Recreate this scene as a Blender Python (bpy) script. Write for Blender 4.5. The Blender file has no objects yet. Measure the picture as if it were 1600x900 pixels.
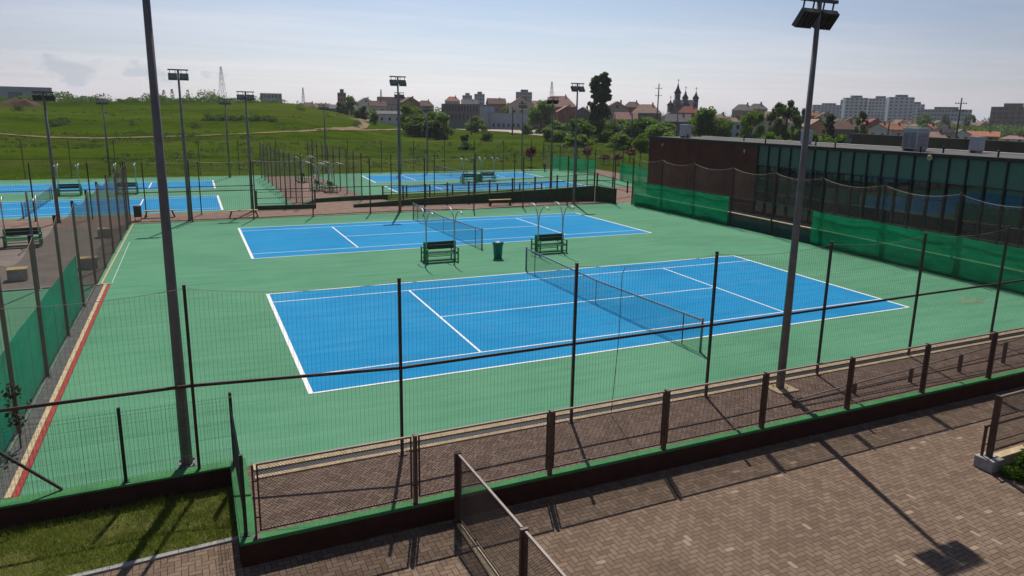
import bpy, math, random
from mathutils import Vector, Matrix
R = random.Random(7)
PI = math.pi
sc = bpy.context.scene
COL = sc.collection

# ------------------------------------------------------------------ camera (solved from the two courts' known size)
CAM = Vector((-2.4529, -17.9497, 7.3262))
FPX, CX, CY = 1093.72, 800.0, 412.56
_p, _r, _y = 0.2121, 0.0167, 0.4284
FW = Vector((math.sin(_y)*math.cos(_p), math.cos(_y)*math.cos(_p), -math.sin(_p)))
_rt = Vector((math.cos(_y), -math.sin(_y), 0)); _up = _rt.cross(FW)
RT = _rt*math.cos(_r) + _up*math.sin(_r)
UP = -_rt*math.sin(_r) + _up*math.cos(_r)
def ray(u, v): return FW + RT*((u-CX)/FPX) - UP*((v-CY)/FPX)
def G(u, v, z=0.0):                                    # survey point on a level plane
    d = ray(u, v); return CAM + d*((z-CAM.z)/d.z)
def at(u, v, dist): return CAM + ray(u, v)*dist        # survey point at a known forward distance

# ------------------------------------------------------------------ terrain
def lerp_tab(x, tab):
    if x <= tab[0][0]: return tab[0][1]
    for (a, va), (b, vb) in zip(tab, tab[1:]):
        if x <= b:
            t = (x-a)/(b-a); return va + (vb-va)*t
    return tab[-1][1]
def sm(a, b, x):
    t = min(1, max(0, (x-a)/(b-a))); return t*t*(3-2*t)
from mathutils import noise as NZ
def land(x, y):
    d = math.hypot(x+2.45, y+18)
    t = (x+2.45)/max(1.0, y+18)
    H = lerp_tab(t, [(-0.6, 8.3), (-.17, 8.4), (.08, 9.3), (.125, 9.2), (.185, 6.6), (.235, 3.4), (.29, 0.4), (.33, 0)])
    k = min(1, max(0, (d-92)/168.0)); k = k*(0.82+0.18*k)
    fall = 1 - .55*sm(285, 520, d)
    w = sm(88, 130, d)
    n = NZ.noise(Vector((x*.03, y*.03, 0)))*1.0 + NZ.noise(Vector((x*.09, y*.09, 3)))*.35
    n2 = NZ.noise(Vector((x*.25, y*.25, 9)))*.12
    return -0.06 + H*k*fall + (n*.55*min(1, H/5+.08) + n2)*w
def on_land(u, v):
    d = ray(u, v); t = 60.0
    while t < 900:
        p = CAM + d*t
        if p.z < land(p.x, p.y): return p
        t += 1.0
    return CAM + d*600

# ------------------------------------------------------------------ materials
def mat(name): 
    m = bpy.data.materials.new(name); m.use_nodes = True
    return m, m.node_tree, m.node_tree.nodes['Principled BSDF']
class NB:
    def __init__(s, nt): s.nt = nt
    def m(s, op, a, b=None, c=None):
        n = s.nt.nodes.new('ShaderNodeMath'); n.operation = op
        for i, v in enumerate((a, b, c)):
            if v is None: continue
            if isinstance(v, (int, float)): n.inputs[i].default_value = v
            else: s.nt.links.new(v, n.inputs[i])
        return n.outputs[0]
    def noise(s, vec, scale, detail=4, rough=.55):
        n = s.nt.nodes.new('ShaderNodeTexNoise'); n.inputs['Scale'].default_value = scale
        n.inputs['Detail'].default_value = detail; n.inputs['Roughness'].default_value = rough
        s.nt.links.new(vec, n.inputs['Vector']); return n.outputs['Fac']
    def ramp(s, fac, stops):
        n = s.nt.nodes.new('ShaderNodeValToRGB'); e = n.color_ramp.elements
        while len(e) < len(stops): e.new(.5)
        for q, (p, c) in zip(e, stops): q.position = p; q.color = (*c, 1) if len(c) == 3 else c
        s.nt.links.new(fac, n.inputs[0]); return n.outputs[0]
    def mix(s, fac, a, b, mode='MIX'):
        n = s.nt.nodes.new('ShaderNodeMix'); n.data_type = 'RGBA'; n.blend_type = mode
        for i, v in ((0, fac), (6, a), (7, b)):
            if isinstance(v, (int, float)): n.inputs[i].default_value = v
            elif isinstance(v, tuple): n.inputs[i].default_value = (*v, 1)
            else: s.nt.links.new(v, n.inputs[i])
        return n.outputs[2]
    def pos(s, kind='Object'):
        n = s.nt.nodes.new('ShaderNodeTexCoord'); return n.outputs[kind]
    def geo(s):
        return s.nt.nodes.new('ShaderNodeNewGeometry').outputs['Position']
    def mapping(s, vec, scale=(1, 1, 1), rot=(0, 0, 0)):
        n = s.nt.nodes.new('ShaderNodeMapping'); n.inputs['Scale'].default_value = scale; n.inputs['Rotation'].default_value = rot
        s.nt.links.new(vec, n.inputs[0]); return n.outputs[0]
    def sep(s, vec):
        n = s.nt.nodes.new('ShaderNodeSeparateXYZ'); s.nt.links.new(vec, n.inputs[0]); return n.outputs
    def comb(s, x, y, z=0.0):
        n = s.nt.nodes.new('ShaderNodeCombineXYZ')
        for i, v in enumerate((x, y, z)):
            if isinstance(v, (int, float)): n.inputs[i].default_value = v
            else: s.nt.links.new(v, n.inputs[i])
        return n.outputs[0]
    def bump(s, h, strength, dist, bs):
        n = s.nt.nodes.new('ShaderNodeBump'); n.inputs['Strength'].default_value = strength; n.inputs['Distance'].default_value = dist
        s.nt.links.new(h, n.inputs['Height']); s.nt.links.new(n.outputs[0], bs.inputs['Normal'])
def simple(name, col, rough=.6, metal=0.0, var=.18, scale=3.0, bump=0.0):
    m, nt, b = mat(name); nb = NB(nt)
    f = nb.noise(nb.geo(), scale, 5)
    lo = tuple(c*(1-var) for c in col); hi = tuple(min(1, c*(1+var)) for c in col)
    g_ = nb.m('MINIMUM', nb.m('MAXIMUM', nb.m('MULTIPLY', nb.m('SUBTRACT', nb.noise(nb.geo(), scale*2.7, 6, .72), .54), 3.0), 0), .5)
    nt.links.new(nb.mix(g_, nb.ramp(f, [(.3, lo), (.7, hi)]), tuple(c*.55+.012 for c in col)), b.inputs['Base Color'])
    b.inputs['Roughness'].default_value = rough; b.inputs['Metallic'].default_value = metal; b.inputs['Specular IOR Level'].default_value = .08 if rough > .58 else .4
    if bump: nb.bump(nb.noise(nb.geo(), scale*14, 3), bump, .01, b)
    return m

def acrylic(name, c1, c2, c3):
    m, nt, b = mat(name); nb = NB(nt); p = nb.geo()
    big = nb.noise(p, .16, 4, .6)
    streak = nb.noise(nb.mapping(p, (.35, 3.2, 1), (0, 0, .5)), .9, 4, .6)
    fine = nb.noise(p, 22, 3)
    f = nb.m('ADD', nb.m('MULTIPLY', big, .5), nb.m('MULTIPLY', streak, .5))
    col = nb.ramp(f, [(.35, c1), (.5, c2), (.66, c3)])
    scuff = nb.m('MINIMUM', nb.m('MAXIMUM', nb.m('MULTIPLY', nb.m('SUBTRACT', nb.noise(nb.mapping(p, (1, 2.2, 1), (0, 0, .8)), 2.6, 6, .75), .60), 3.5), 0), .28)
    col = nb.mix(scuff, col, tuple(min(1, q*1.35+.02) for q in c3))
    mark = nb.m('MULTIPLY', nb.m('GREATER_THAN', nb.noise(p, 5.5, 2, .4), .735), .16)
    col = nb.mix(mark, col, tuple(q*.5 for q in c1))
    dust = nb.m('MULTIPLY', nb.m('SUBTRACT', nb.noise(p, .75, 6, .65), .5), 1.2)
    col = nb.mix(nb.m('MULTIPLY', nb.m('MAXIMUM', dust, 0), .35), col, (.22, .27, .24))
    col = nb.mix(nb.m('MULTIPLY', fine, .22), col, tuple(c*.55 for c in c2))
    nt.links.new(col, b.inputs['Base Color']); b.inputs['Roughness'].default_value = .75; b.inputs['Specular IOR Level'].default_value = .04
    nb.bump(fine, .25, .004, b)
    return m
M = {}
M['green'] = acrylic('green_acrylic', (.070, .200, .114), (.090, .250, .142), (.116, .284, .168))
M['blue'] = acrylic('blue_acrylic', (.006, .186, .385), (.012, .224, .445), (.028, .258, .48))
M['line'] = simple('court_line_paint', (.74, .73, .71), .6, 0, .08, 6)
M['brown'] = simple('brown_paint', (.042, .019, .013), .45, 0, .25, 8)
M['brown_rail'] = simple('brown_railing_paint', (.080, .041, .028), .5, 0, .25, 9)
M['rail_top'] = simple('worn_rail_top', (.21, .16, .135), .42, .1, .2, 9)
M['mesh'] = simple('mesh_wire', (.075, .055, .045), .45, .2, .2, 2)
M['net'] = simple('fence_net', (.10, .075, .055), .55, 0, .25, 2)
M['net_far'] = simple('fence_net_pale', (.19, .155, .125), .55, 0, .2, 2)
M['tnet'] = simple('court_net_cord', (.020, .028, .035), .7, 0, .2, 4)
M['galv'] = simple('galvanised_steel', (.175, .165, .165), .6, .2, .22, 2.2)
M['lamp'] = simple('floodlight_metal', (.06, .065, .062), .5, .3, .2, 5)
M['lampg'] = simple('floodlight_glass', (.10, .12, .12), .12, 0, .1, 5)
M['pipe'] = simple('pale_pipe', (.42, .45, .43), .4, .3, .1, 4)
M['bgreen'] = simple('bench_green', (.008, .19, .045), .5, 0, .25, 8)
M['dgreen'] = simple('dark_green_plank', (.006, .040, .020), .5, 0, .3, 10)
M['teal'] = simple('teal_plastic', (.006, .13, .12), .45, 0, .1, 5)
M['wallbrown'] = simple('brown_wall_render', (.048, .019, .014), .8, 0, .25, 3, .3)
M['cap'] = simple('green_cap_paint', (.048, .175, .060), .7, 0, .16, 3, .2)
M['wallgreen'] = simple('dark_green_render', (.028, .060, .030), .8, 0, .2, 2, .3)
M['wallgreen2'] = simple('wall_cap_green', (.075, .12, .06), .8, 0, .2, 2)
M['wallteal'] = simple('dark_teal_render', (.012, .055, .050), .8, 0, .2, 2, .2)
M['kerb'] = simple('sandy_kerb', (.46, .35, .22), .85, 0, .25, 7, .4)
M['redkerb'] = simple('red_kerb_paint', (.30, .045, .04), .7, 0, .25, 7, .3)
M['slab'] = simple('grey_channel', (.085, .085, .082), .8, 0, .3, 6, .4)
M['grate'] = simple('drain_grate', (.03, .03, .03), .5, .5, .2, 6)
M['concrete'] = simple('concrete', (.30, .29, .275), .85, 0, .2, 5, .4)
M['yellow'] = simple('yellow_plank', (.42, .30, .13), .6, 0, .25, 9)
M['blackmetal'] = simple('dark_green_metal', (.012, .020, .016), .4, .1, .2, 6)
M['roof'] = simple('flat_roof_felt', (.115, .11, .10), .9, 0, .2, .8, .3)
M['cladding'] = simple('brown_cladding', (.090, .038, .027), .75, 0, .18, .7)
M['frame'] = simple('black_frame', (.012, .012, .014), .4, .2, .1, 4)
M['spandrel'] = simple('teal_spandrel', (.055, .122, .098), .3, 0, .12, .6)
M['hvac'] = simple('hvac_metal', (.36, .38, .42), .5, .2, .12, 3)
M['white'] = simple('white_trim', (.78, .76, .72), .6, 0, .1, 3)
M['asphalt'] = simple('pale_road', (.40, .33, .27), .9, 0, .15, .4)
M['earth'] = simple('bare_earth', (.085, .050, .034), .95, 0, .4, .35, .5)
M['track'] = simple('earth_track', (.19, .135, .075), .95, 0, .3, .5, .4)
M['trunk'] = simple('bark', (.09, .065, .045), .9, 0, .3, 4, .5)
M['darkwall'] = simple('dark_boundary_wall', (.052, .044, .030), .9, 0, .3, .3, .3)
M['steelpole'] = simple('weathered_pole', (.10, .085, .075), .7, .1, .2, 2)
M['wetpatch'] = simple('brown_stain', (.13, .20, .11), .8, 0, .3, 3)

def m_windscreen(nm='green_windscreen', c1=(.004, .25, .105), c2=(.006, .38, .165), c3=(.020, .48, .23), see=1.0):
    m, nt, b = mat(nm); nb = NB(nt)
    f = nb.noise(nb.mapping(nb.geo(), (.5, .5, 2)), .9, 6, .65)
    c = nb.ramp(f, [(.32, c1), (.5, c2), (.68, c3)])
    nt.links.new(c, b.inputs['Base Color']); b.inputs['Roughness'].default_value = .7
    tr = nt.nodes.new('ShaderNodeBsdfTranslucent'); nt.links.new(c, tr.inputs[0])
    mx = nt.nodes.new('ShaderNodeMixShader'); mx.inputs[0].default_value = .6; b.inputs['Specular IOR Level'].default_value = .05
    nt.links.new(b.outputs[0], mx.inputs[1]); nt.links.new(tr.outputs[0], mx.inputs[2])
    tp = nt.nodes.new('ShaderNodeBsdfTransparent'); tp.inputs[0].default_value = (.55, .95, .7, 1); m2 = nt.nodes.new('ShaderNodeMixShader')
    wv = nb.m('MULTIPLY', nb.m('ADD', .10, nb.m('MULTIPLY', nb.noise(nb.mapping(nb.geo(), (.5, .5, 2.5)), .8, 5), .26)), see); nt.links.new(wv, m2.inputs[0])
    nt.links.new(mx.outputs[0], m2.inputs[1]); nt.links.new(tp.outputs[0], m2.inputs[2])
    nt.links.new(m2.outputs[0], nt.nodes['Material Output'].inputs[0]); return m
M['screen'] = m_windscreen()
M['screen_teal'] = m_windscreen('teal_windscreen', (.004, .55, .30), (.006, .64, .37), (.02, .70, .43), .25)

def m_glass():
    m, nt, b = mat('dark_facade_glass'); nb = NB(nt)
    f = nb.noise(nb.geo(), .5, 3)
    nt.links.new(nb.ramp(f, [(.35, (.006, .011, .012)), (.65, (.014, .024, .025))]), b.inputs['Base Color'])
    b.inputs['Roughness'].default_value = .03; b.inputs['IOR'].default_value = 1.7
    nb.bump(nb.noise(nb.geo(), .9, 2), .05, .02, b); return m
M['glass'] = m_glass()

def m_herring(name, unit, c_lo, c_hi, c_pale, c_gap, pale_at=.93, rot=0.0):
    m, nt, b = mat(name); nb = NB(nt); p = nb.mapping(nb.geo(), (1/unit,)*3, (0, 0, rot)); s = nb.sep(p)
    x, y = nb.m('ADD', s[0], 4000), nb.m('ADD', s[1], 4000)
    i, j = nb.m('FLOOR', x), nb.m('FLOOR', y)
    fx, fy = nb.m('FRACT', x), nb.m('FRACT', y)
    k = nb.m('MODULO', nb.m('ADD', nb.m('SUBTRACT', i, j), 8000), 4)
    eq = lambda q: nb.m('COMPARE', k, q, .4)
    k0, k1, k2, k3 = eq(0), eq(1), eq(2), eq(3)
    g = .075
    edges = []
    for dist, kk in ((fx, k1), (nb.m('SUBTRACT', 1, fx), k0), (fy, k2), (nb.m('SUBTRACT', 1, fy), k3)):
        e = nb.m('SUBTRACT', 1, nb.m('DIVIDE', dist, g)); e = nb.m('MAXIMUM', e, 0)
        edges.append(nb.m('MULTIPLY', e, nb.m('SUBTRACT', 1, kk)))
    gap = nb.m('MAXIMUM', nb.m('MAXIMUM', edges[0], edges[1]), nb.m('MAXIMUM', edges[2], edges[3]))
    gap = nb.m('POWER', gap, .6)
    bi = nb.m('SUBTRACT', i, k1); bj = nb.m('SUBTRACT', j, k2)
    wn = nt.nodes.new('ShaderNodeTexWhiteNoise'); wn.noise_dimensions = '3D'
    nt.links.new(nb.comb(bi, bj, nb.m('ADD', k2, k3)), wn.inputs['Vector']); rnd = wn.outputs['Value']
    area = nb.noise(nb.geo(), .22, 4)
    fine = nb.noise(nb.geo(), 34, 4, .7)
    tone = nb.m('ADD', nb.m('MULTIPLY', rnd, .5), nb.m('ADD', nb.m('MULTIPLY', area, .35), nb.m('MULTIPLY', fine, .25)))
    col = nb.ramp(tone, [(.25, c_lo), (.85, c_hi)])
    pale = nb.m('MULTIPLY', nb.m('GREATER_THAN', rnd, pale_at), nb.m('GREATER_THAN', nb.noise(nb.geo(), .25, 2), .5))
    col = nb.mix(nb.m('MULTIPLY', pale, .75), col, c_pale)
    stain = nb.m('MAXIMUM', nb.m('MULTIPLY', nb.m('SUBTRACT', nb.noise(nb.geo(), .9, 5, .7), .56), 2.2), 0)
    col = nb.mix(stain, col, tuple(c*.6 for c in c_lo))
    col = nb.mix(gap, col, c_gap)
    nt.links.new(col, b.inputs['Base Color']); b.inputs['Roughness'].default_value = .9; b.inputs['Specular IOR Level'].default_value = .06
    nb.bump(nb.m('ADD', nb.m('SUBTRACT', 1, gap), nb.m('ADD', nb.m('MULTIPLY', fine, .35), nb.m('MULTIPLY', rnd, .5))), .7, .008, b)
    return m
M['pavers'] = m_herring('herringbone_pavers', .108, (.132, .091, .064), (.212, .152, .108), (.31, .23, .165), (.050, .030, .020), .984, -.02)
M['wave'] = m_herring('path_pavers', .105, (.120, .082, .062), (.205, .145, .112), (.24, .18, .14), (.032, .021, .016), .99, .75)
M['farpave'] = simple('distant_brown_paving', (.205, .135, .105), .9, 0, .2, 1.5, .3)
M['leftpave'] = simple('grey_brown_paving', (.155, .128, .108), .9, 0, .18, .8, .4)

def m_grassland():
    m, nt, b = mat('meadow_grass'); nb = NB(nt); p = nb.geo()
    a = nb.noise(nb.mapping(p, (.6, 1.6, 1)), .022, 6, .62); c = nb.noise(p, .22, 6, .7); f = nb.noise(p, 1.6, 5, .75)
    t = nb.m('ADD', nb.m('MULTIPLY', a, .6), nb.m('ADD', nb.m('MULTIPLY', c, .36), nb.m('MULTIPLY', f, .18)))
    col = nb.ramp(t, [(.42, (.013, .024, .002)), (.50, (.026, .048, .002)), (.60, (.044, .074, .003)), (.72, (.084, .088, .014))])
    dry = nb.m('MAXIMUM', nb.m('MULTIPLY', nb.m('SUBTRACT', nb.noise(nb.mapping(p, (.5, 1.6, 1)), .05, 6, .72), .545), 4.0), 0)
    col = nb.mix(nb.m('MINIMUM', dry, .7), col, (.085, .070, .026))
    nt.links.new(col, b.inputs['Base Color']); b.inputs['Roughness'].default_value = 1.0
    b.inputs['Specular IOR Level'].default_value = 0
    nb.bump(f, .35, .10, b); return m
M['meadow'] = m_grassland()

def m_leaf(name, c1, c2, trans=.45, vary=.35, glow=(.20, .32, .02)):
    m, nt, b = mat(name); nb = NB(nt)
    oi = nt.nodes.new('ShaderNodeObjectInfo')
    f = nb.noise(nb.geo(), .55, 3)
    f2 = nb.noise(nb.geo(), 4.5, 2)
    t = nb.m('ADD', nb.m('MULTIPLY', f, .55), nb.m('ADD', nb.m('MULTIPLY', f2, .4), nb.m('MULTIPLY', nb.m('SUBTRACT', oi.outputs['Random'], .5), vary)))
    c = nb.ramp(t, [(.3, c1), (.72, c2)])
    nt.links.new(c, b.inputs['Base Color']); b.inputs['Roughness'].default_value = .6; b.inputs['Specular IOR Level'].default_value = .2
    tr = nt.nodes.new('ShaderNodeBsdfTranslucent')
    c3 = nb.mix(.5, c, glow, 'MIX'); nt.links.new(c3, tr.inputs[0])
    mx = nt.nodes.new('ShaderNodeMixShader'); mx.inputs[0].default_value = trans
    nt.links.new(b.outputs[0], mx.inputs[1]); nt.links.new(tr.outputs[0], mx.inputs[2])
    nt.links.new(mx.outputs[0], nt.nodes['Material Output'].inputs[0]); return m
M['leaf'] = m_leaf('leaves_green', (.034, .090, .008), (.090, .180, .016), .5)
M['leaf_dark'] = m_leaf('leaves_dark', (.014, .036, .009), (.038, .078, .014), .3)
M['leaf_red'] = m_leaf('leaves_red', (.10, .020, .016), (.17, .042, .03), .25, .2, (.22, .06, .03))
M['leaf_brown'] = m_leaf('leaves_bronze', (.045, .022, .016), (.09, .04, .03), .2, .2, (.12, .05, .02))
M['blade'] = m_leaf('grass_blades', (.085, .120, .012), (.22, .23, .045), .45, .1)
M['lawn'] = simple('lawn_soil', (.095, .095, .026), 1, 0, .4, 2.5, .5)
M['far_leaf'] = m_leaf('leaves_far', (.026, .062, .014), (.06, .12, .024), .4)

# ------------------------------------------------------------------ mesh helpers
class MB:
    def __init__(s): s.v = []; s.f = []; s.sm = []
    def quad(s, *p):
        n = len(s.v); s.v += [tuple(q) for q in p]; s.f.append(tuple(range(n, n+len(p)))); s.sm.append(False)
    def hexa(s, b, t):
        n = len(s.v); s.v += [tuple(q) for q in b] + [tuple(q) for q in t]
        for f in ((3, 2, 1, 0), (4, 5, 6, 7), (0, 1, 5, 4), (1, 2, 6, 5), (2, 3, 7, 6), (3, 0, 4, 7)):
            s.f.append(tuple(n+i for i in f)); s.sm.append(False)
    def box(s, x0, x1, y0, y1, z0, z1, rot=0, c=None):
        b = [(x0, y0), (x1, y0), (x1, y1), (x0, y1)]
        if rot:
            cx, cy = c if c else ((x0+x1)/2, (y0+y1)/2); cs, sn = math.cos(rot), math.sin(rot)
            b = [(cx+(x-cx)*cs-(y-cy)*sn, cy+(x-cx)*sn+(y-cy)*cs) for x, y in b]
        s.hexa([(x, y, z0) for x, y in b], [(x, y, z1) for x, y in b])
    def beam(s, a, b, w, h, up=(0, 0, 1)):
        a, b = Vector(a), Vector(b); d = (b-a).normalized(); up = Vector(up)
        if abs(d.dot(up)) > .99: up = Vector((0, 1, 0))
        r = d.cross(up).normalized()*(w/2); u = r.cross(d).normalized()*(h/2)
        s.hexa([a-r-u, a+r-u, a+r+u, a-r+u], [b-r-u, b+r-u, b+r+u, b-r+u])
    def tube(s, pts, rad, n=8, caps=True):
        pts = [Vector(p) for p in pts]; rads = rad if isinstance(rad, (list, tuple)) else [rad]*len(pts)
        base = len(s.v); prev = None
        for i, p in enumerate(pts):
            d = (pts[min(i+1, len(pts)-1)] - pts[max(i-1, 0)]).normalized()
            if prev is None:
                a = Vector((1, 0, 0)) if abs(d.x) < .9 else Vector((0, 1, 0)); prev = (a - d*a.dot(d)).normalized()
            else: prev = (prev - d*prev.dot(d)).normalized()
            q = d.cross(prev)
            for k in range(n):
                t = 2*PI*k/n; s.v.append(tuple(p + (prev*math.cos(t)+q*math.sin(t))*rads[i]))
        for i in range(len(pts)-1):
            for k in range(n):
                s.f.append((base+i*n+k, base+i*n+(k+1) % n, base+(i+1)*n+(k+1) % n, base+(i+1)*n+k)); s.sm.append(n > 4)
        if caps:
            s.f.append(tuple(base+k for k in reversed(range(n)))); s.sm.append(False)
            s.f.append(tuple(base+(len(pts)-1)*n+k for k in range(n))); s.sm.append(False)
    def wire(s, a, b, r):                                  # three sided thin wire
        a, b = Vector(a), Vector(b); d = (b-a).normalized()
        u = Vector((0, 0, 1)) if abs(d.z) < .9 else Vector((0, 1, 0))
        p = d.cross(u).normalized()*r; q = d.cross(p).normalized()*r
        o = [p, -p*.5+q*.87, -p*.5-q*.87]; n = len(s.v)
        s.v += [tuple(a+k) for k in o] + [tuple(b+k) for k in o]
        for i in range(3):
            j = (i+1) % 3; s.f.append((n+i, n+j, n+3+j, n+3+i)); s.sm.append(False)
    def lathe(s, c, prof, n=20):
        base = len(s.v)
        for r, z in prof:
            for k in range(n): s.v.append((c[0]+r*math.cos(2*PI*k/n), c[1]+r*math.sin(2*PI*k/n), c[2]+z))
        for i in range(len(prof)-1):
            for k in range(n):
                s.f.append((base+i*n+k, base+i*n+(k+1) % n, base+(i+1)*n+(k+1) % n, base+(i+1)*n+k)); s.sm.append(True)
        s.f.append(tuple(base+k for k in reversed(range(n)))); s.sm.append(False)
        s.f.append(tuple(base+(len(prof)-1)*n+k for k in range(n))); s.sm.append(False)
    def mesh(s, name, m):
        me = bpy.data.meshes.new(name); me.from_pydata(s.v, [], s.f)
        if m: me.materials.append(m)
        me.polygons.foreach_set('use_smooth', s.sm); me.update(); return me
    def build(s, name, m, parent=None, bevel=0):
        o = bpy.data.objects.new(name, s.mesh(name, m)); COL.objects.link(o)
        if parent: o.parent = parent
        if bevel:
            b = o.modifiers.new('Bevel', 'BEVEL'); b.width = bevel; b.segments = 2; b.limit_method = 'ANGLE'
        return o
def tag(o, label=None, cat=None, group=None, kind=None):
    if label: o['label'] = label
    if cat: o['category'] = cat
    if group: o['group'] = group
    if kind: o['kind'] = kind
    return o
def thing(name, label, cat, loc=(0, 0, 0), rz=0, group=None):
    o = bpy.data.objects.new(name, None); o.empty_display_size = .3; COL.objects.link(o)
    o.location = loc; o.rotation_euler = (0, 0, rz); return tag(o, label, cat, group)
def copy_tree(o, parent=None):
    c = o.copy(); COL.objects.link(c); c.parent = parent
    for ch in [k for k in o.children]: copy_tree(ch, c)
    return c
def place(proto, used, loc, rz, label, group=None, scale=None):
    o = copy_tree(proto) if used else proto
    o.location = loc; o.rotation_euler = (0, 0, rz); o['label'] = label
    if group: o['group'] = group
    if scale: o.scale = scale
    return o
def sheet(name, pts, z, m, kind='structure', parent=None):
    b = MB(); b.quad(*[(p[0], p[1], z) for p in pts]); o = b.build(name, m, parent)
    if kind: tag(o, kind=kind)
    return o

# ------------------------------------------------------------------ ground
sheet('ground', [(-6000, -6000), (6000, -6000), (6000, 6000), (-6000, 6000)], -.6, M['meadow'])
b = MB(); NA, NR = 190, 150; az0, az1 = math.radians(-24), math.radians(80)
for i in range(NR+1):
    d = 30*(2600/30)**(i/NR)
    for j in range(NA+1):
        a = az0+(az1-az0)*j/NA; x, y = -2.45+d*math.sin(a), -18+d*math.cos(a)
        z = land(x, y)
        if x > 46 and y < 62: z = -.06
        b.v.append((x, y, z))
for i in range(NR):
    for j in range(NA):
        n = i*(NA+1)+j; b.f.append((n, n+1, n+NA+2, n+NA+1)); b.sm.append(True)
tag(b.build('meadow', M['meadow']), kind='structure')

sheet('plaza', [(-30, -30), (60, -30), (60, -6.2), (-30, -6.2)], -.42, M['pavers'])
sheet('plaza', [(-30, -6.2), (-2.18, -6.2), (-2.18, -3.2), (-30, -3.0)], -.42, M['pavers'])
sheet('court_surround', [(-6.5, -3.2), (-1.9, -3.2), (-1.9, -3.45), (40, -3.45), (31.4, 32.4), (-6.4, 32.4)], 0, M['green'])
sheet('path', [(-1.9, -6.2), (60, -6.2), (60, -3.45), (-1.9, -3.45)], -.004, M['wave'])
sheet('back_path', [(-40, 32.4), (31.6, 32.4), (31.6, 36.8), (-40, 36.8)], -.004, M['farpave'])
sheet('middle_path', [(4.5, 36.8), (12.5, 36.8), (10.2, 64.5), (4.9, 64.5)], -.004, M['farpave'])
sheet('east_path', [(29.5, 32.4), (48, 28), (48, 66.5), (29.5, 44.0)], -.008, M['farpave'])
sheet('far_left_court_surround', [(-40, 36.8), (4.5, 36.8), (4.9, 66.3), (-40, 66.3)], -.004, M['green'])
sheet('far_right_court_surround', [(11.0, 44), (43, 44), (43, 67.4), (10.0, 66.3)], 0.0, M['green'])
sheet('side_yard', [(-40, 15.2), (-6.5, 15.2), (-6.4, 32.4), (-40, 32.4)], -.004, M['leftpave'])
sheet('side_court_surround', [(-40, -3.4), (-6.5, -3.4), (-6.5, 15.2), (-40, 15.2)], -.006, M['green'])
sheet('building_forecourt', [(31.4, -12), (60, -12), (60, 30), (31.4, 30)], -.012, M['leftpave'])
sheet('lawn', [(-16, -5.9), (-2.15, -5.36), (-2.15, -3.2), (-16, -3.0)], -.405, M['lawn'])
def ribbon(name, pts, w, z, m):
    bb = MB(); 
    for a, c in zip(pts, pts[1:]):
        a, c = Vector(a), Vector(c); d = (c-a); d.z = 0; n = Vector((-d.y, d.x, 0)).normalized()*w/2
        bb.quad((a-n)+Vector((0, 0, z)), (c-n)+Vector((0, 0, z)), (c+n)+Vector((0, 0, z)), (a+n)+Vector((0, 0, z)))
    return tag(bb.build(name, m), kind='structure')

# painted courts ------------------------------------------------------------
def court(corners, name, lw_scale=1.0, z=.004):
    # corners: near-left, near-right, far-right, far-left (measured on the ground)
    A, B_, C_, D_ = [Vector((p[0], p[1], 0)) for p in corners]
    def P(s, t): return (A*(1-s)+B_*s)*(1-t) + (D_*(1-s)+C_*s)*t
    bb = MB(); bb.quad(*[tuple(P(s, t)+Vector((0, 0, z))) for s, t in ((0, 0), (1, 0), (1, 1), (0, 1))])
    o = tag(bb.build(name, M['blue']), kind='structure')
    L, W = 23.77, 10.97; ln = MB()
    def line(x0, y0, x1, y1, w):
        w *= lw_scale; dx, dy = x1-x0, y1-y0; l = math.hypot(dx, dy); nx, ny = -dy/l*w/2, dx/l*w/2
        ln.quad(*[tuple(P(x/L, y/W)+Vector((0, 0, z+.004))) for x, y in ((x0-nx, y0-ny), (x1-nx, y1-ny), (x1+nx, y1+ny), (x0+nx, y0+ny))])
    e = .05*lw_scale
    line(0, 0, 0, W, .13); line(L, 0, L, W, .12)
    line(0+.07, e*.5, L-.07, e*.5, .075); line(0+.07, W-e*.5, L-.07, W-e*.5, .075)
    line(.07, 1.37, L-.07, 1.37, .06); line(.07, W-1.37, L-.07, W-1.37, .06)
    for x in (5.485, 18.285): line(x, 1.41, x, W-1.41, .075)
    line(5.53, W/2, 18.24, W/2, .06)
    lo = ln.build('court_lines', M['line'], o)
    return P
Pn = court([G(486, 615.5), G(1421, 480.5), G(1145.5, 399.5), G(418, 459.5)], 'tennis_court')
Pf = court([G(395, 404.5), G(1018, 364), G(899, 332.5), G(373, 356.5)], 'tennis_court', 1.0)
court([(-25.0, 37.4), (-.65, 37.6), (-.65, 47.3), (-25.0, 47.3)], 'tennis_court', 1.3)
court([(-25.0, 53.3), (-.65, 53.3), (-.6, 61.3), (-25.0, 61.3)], 'tennis_court', 1.3)
court([(14.9, 54.7), (35.4, 56.3), (35.4, 63.4), (15.3, 63.6)], 'tennis_court', 1.4)
court([(14.7, 45.0), (35.2, 45.6), (35.2, 52.2), (14.9, 51.6)], 'tennis_court', 1.4)

p = G(1516, 469); mbs = MB()
mbs.quad(*[(p.x+.75*math.cos(k*.42)*(1+.25*math.sin(k*2.3)), p.y+.38*math.sin(k*.42)*(1+.3*math.cos(k*1.7)), .003) for k in range(15)])
tag(mbs.build('ground_stain', M['wetpatch']), kind='structure')

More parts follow.
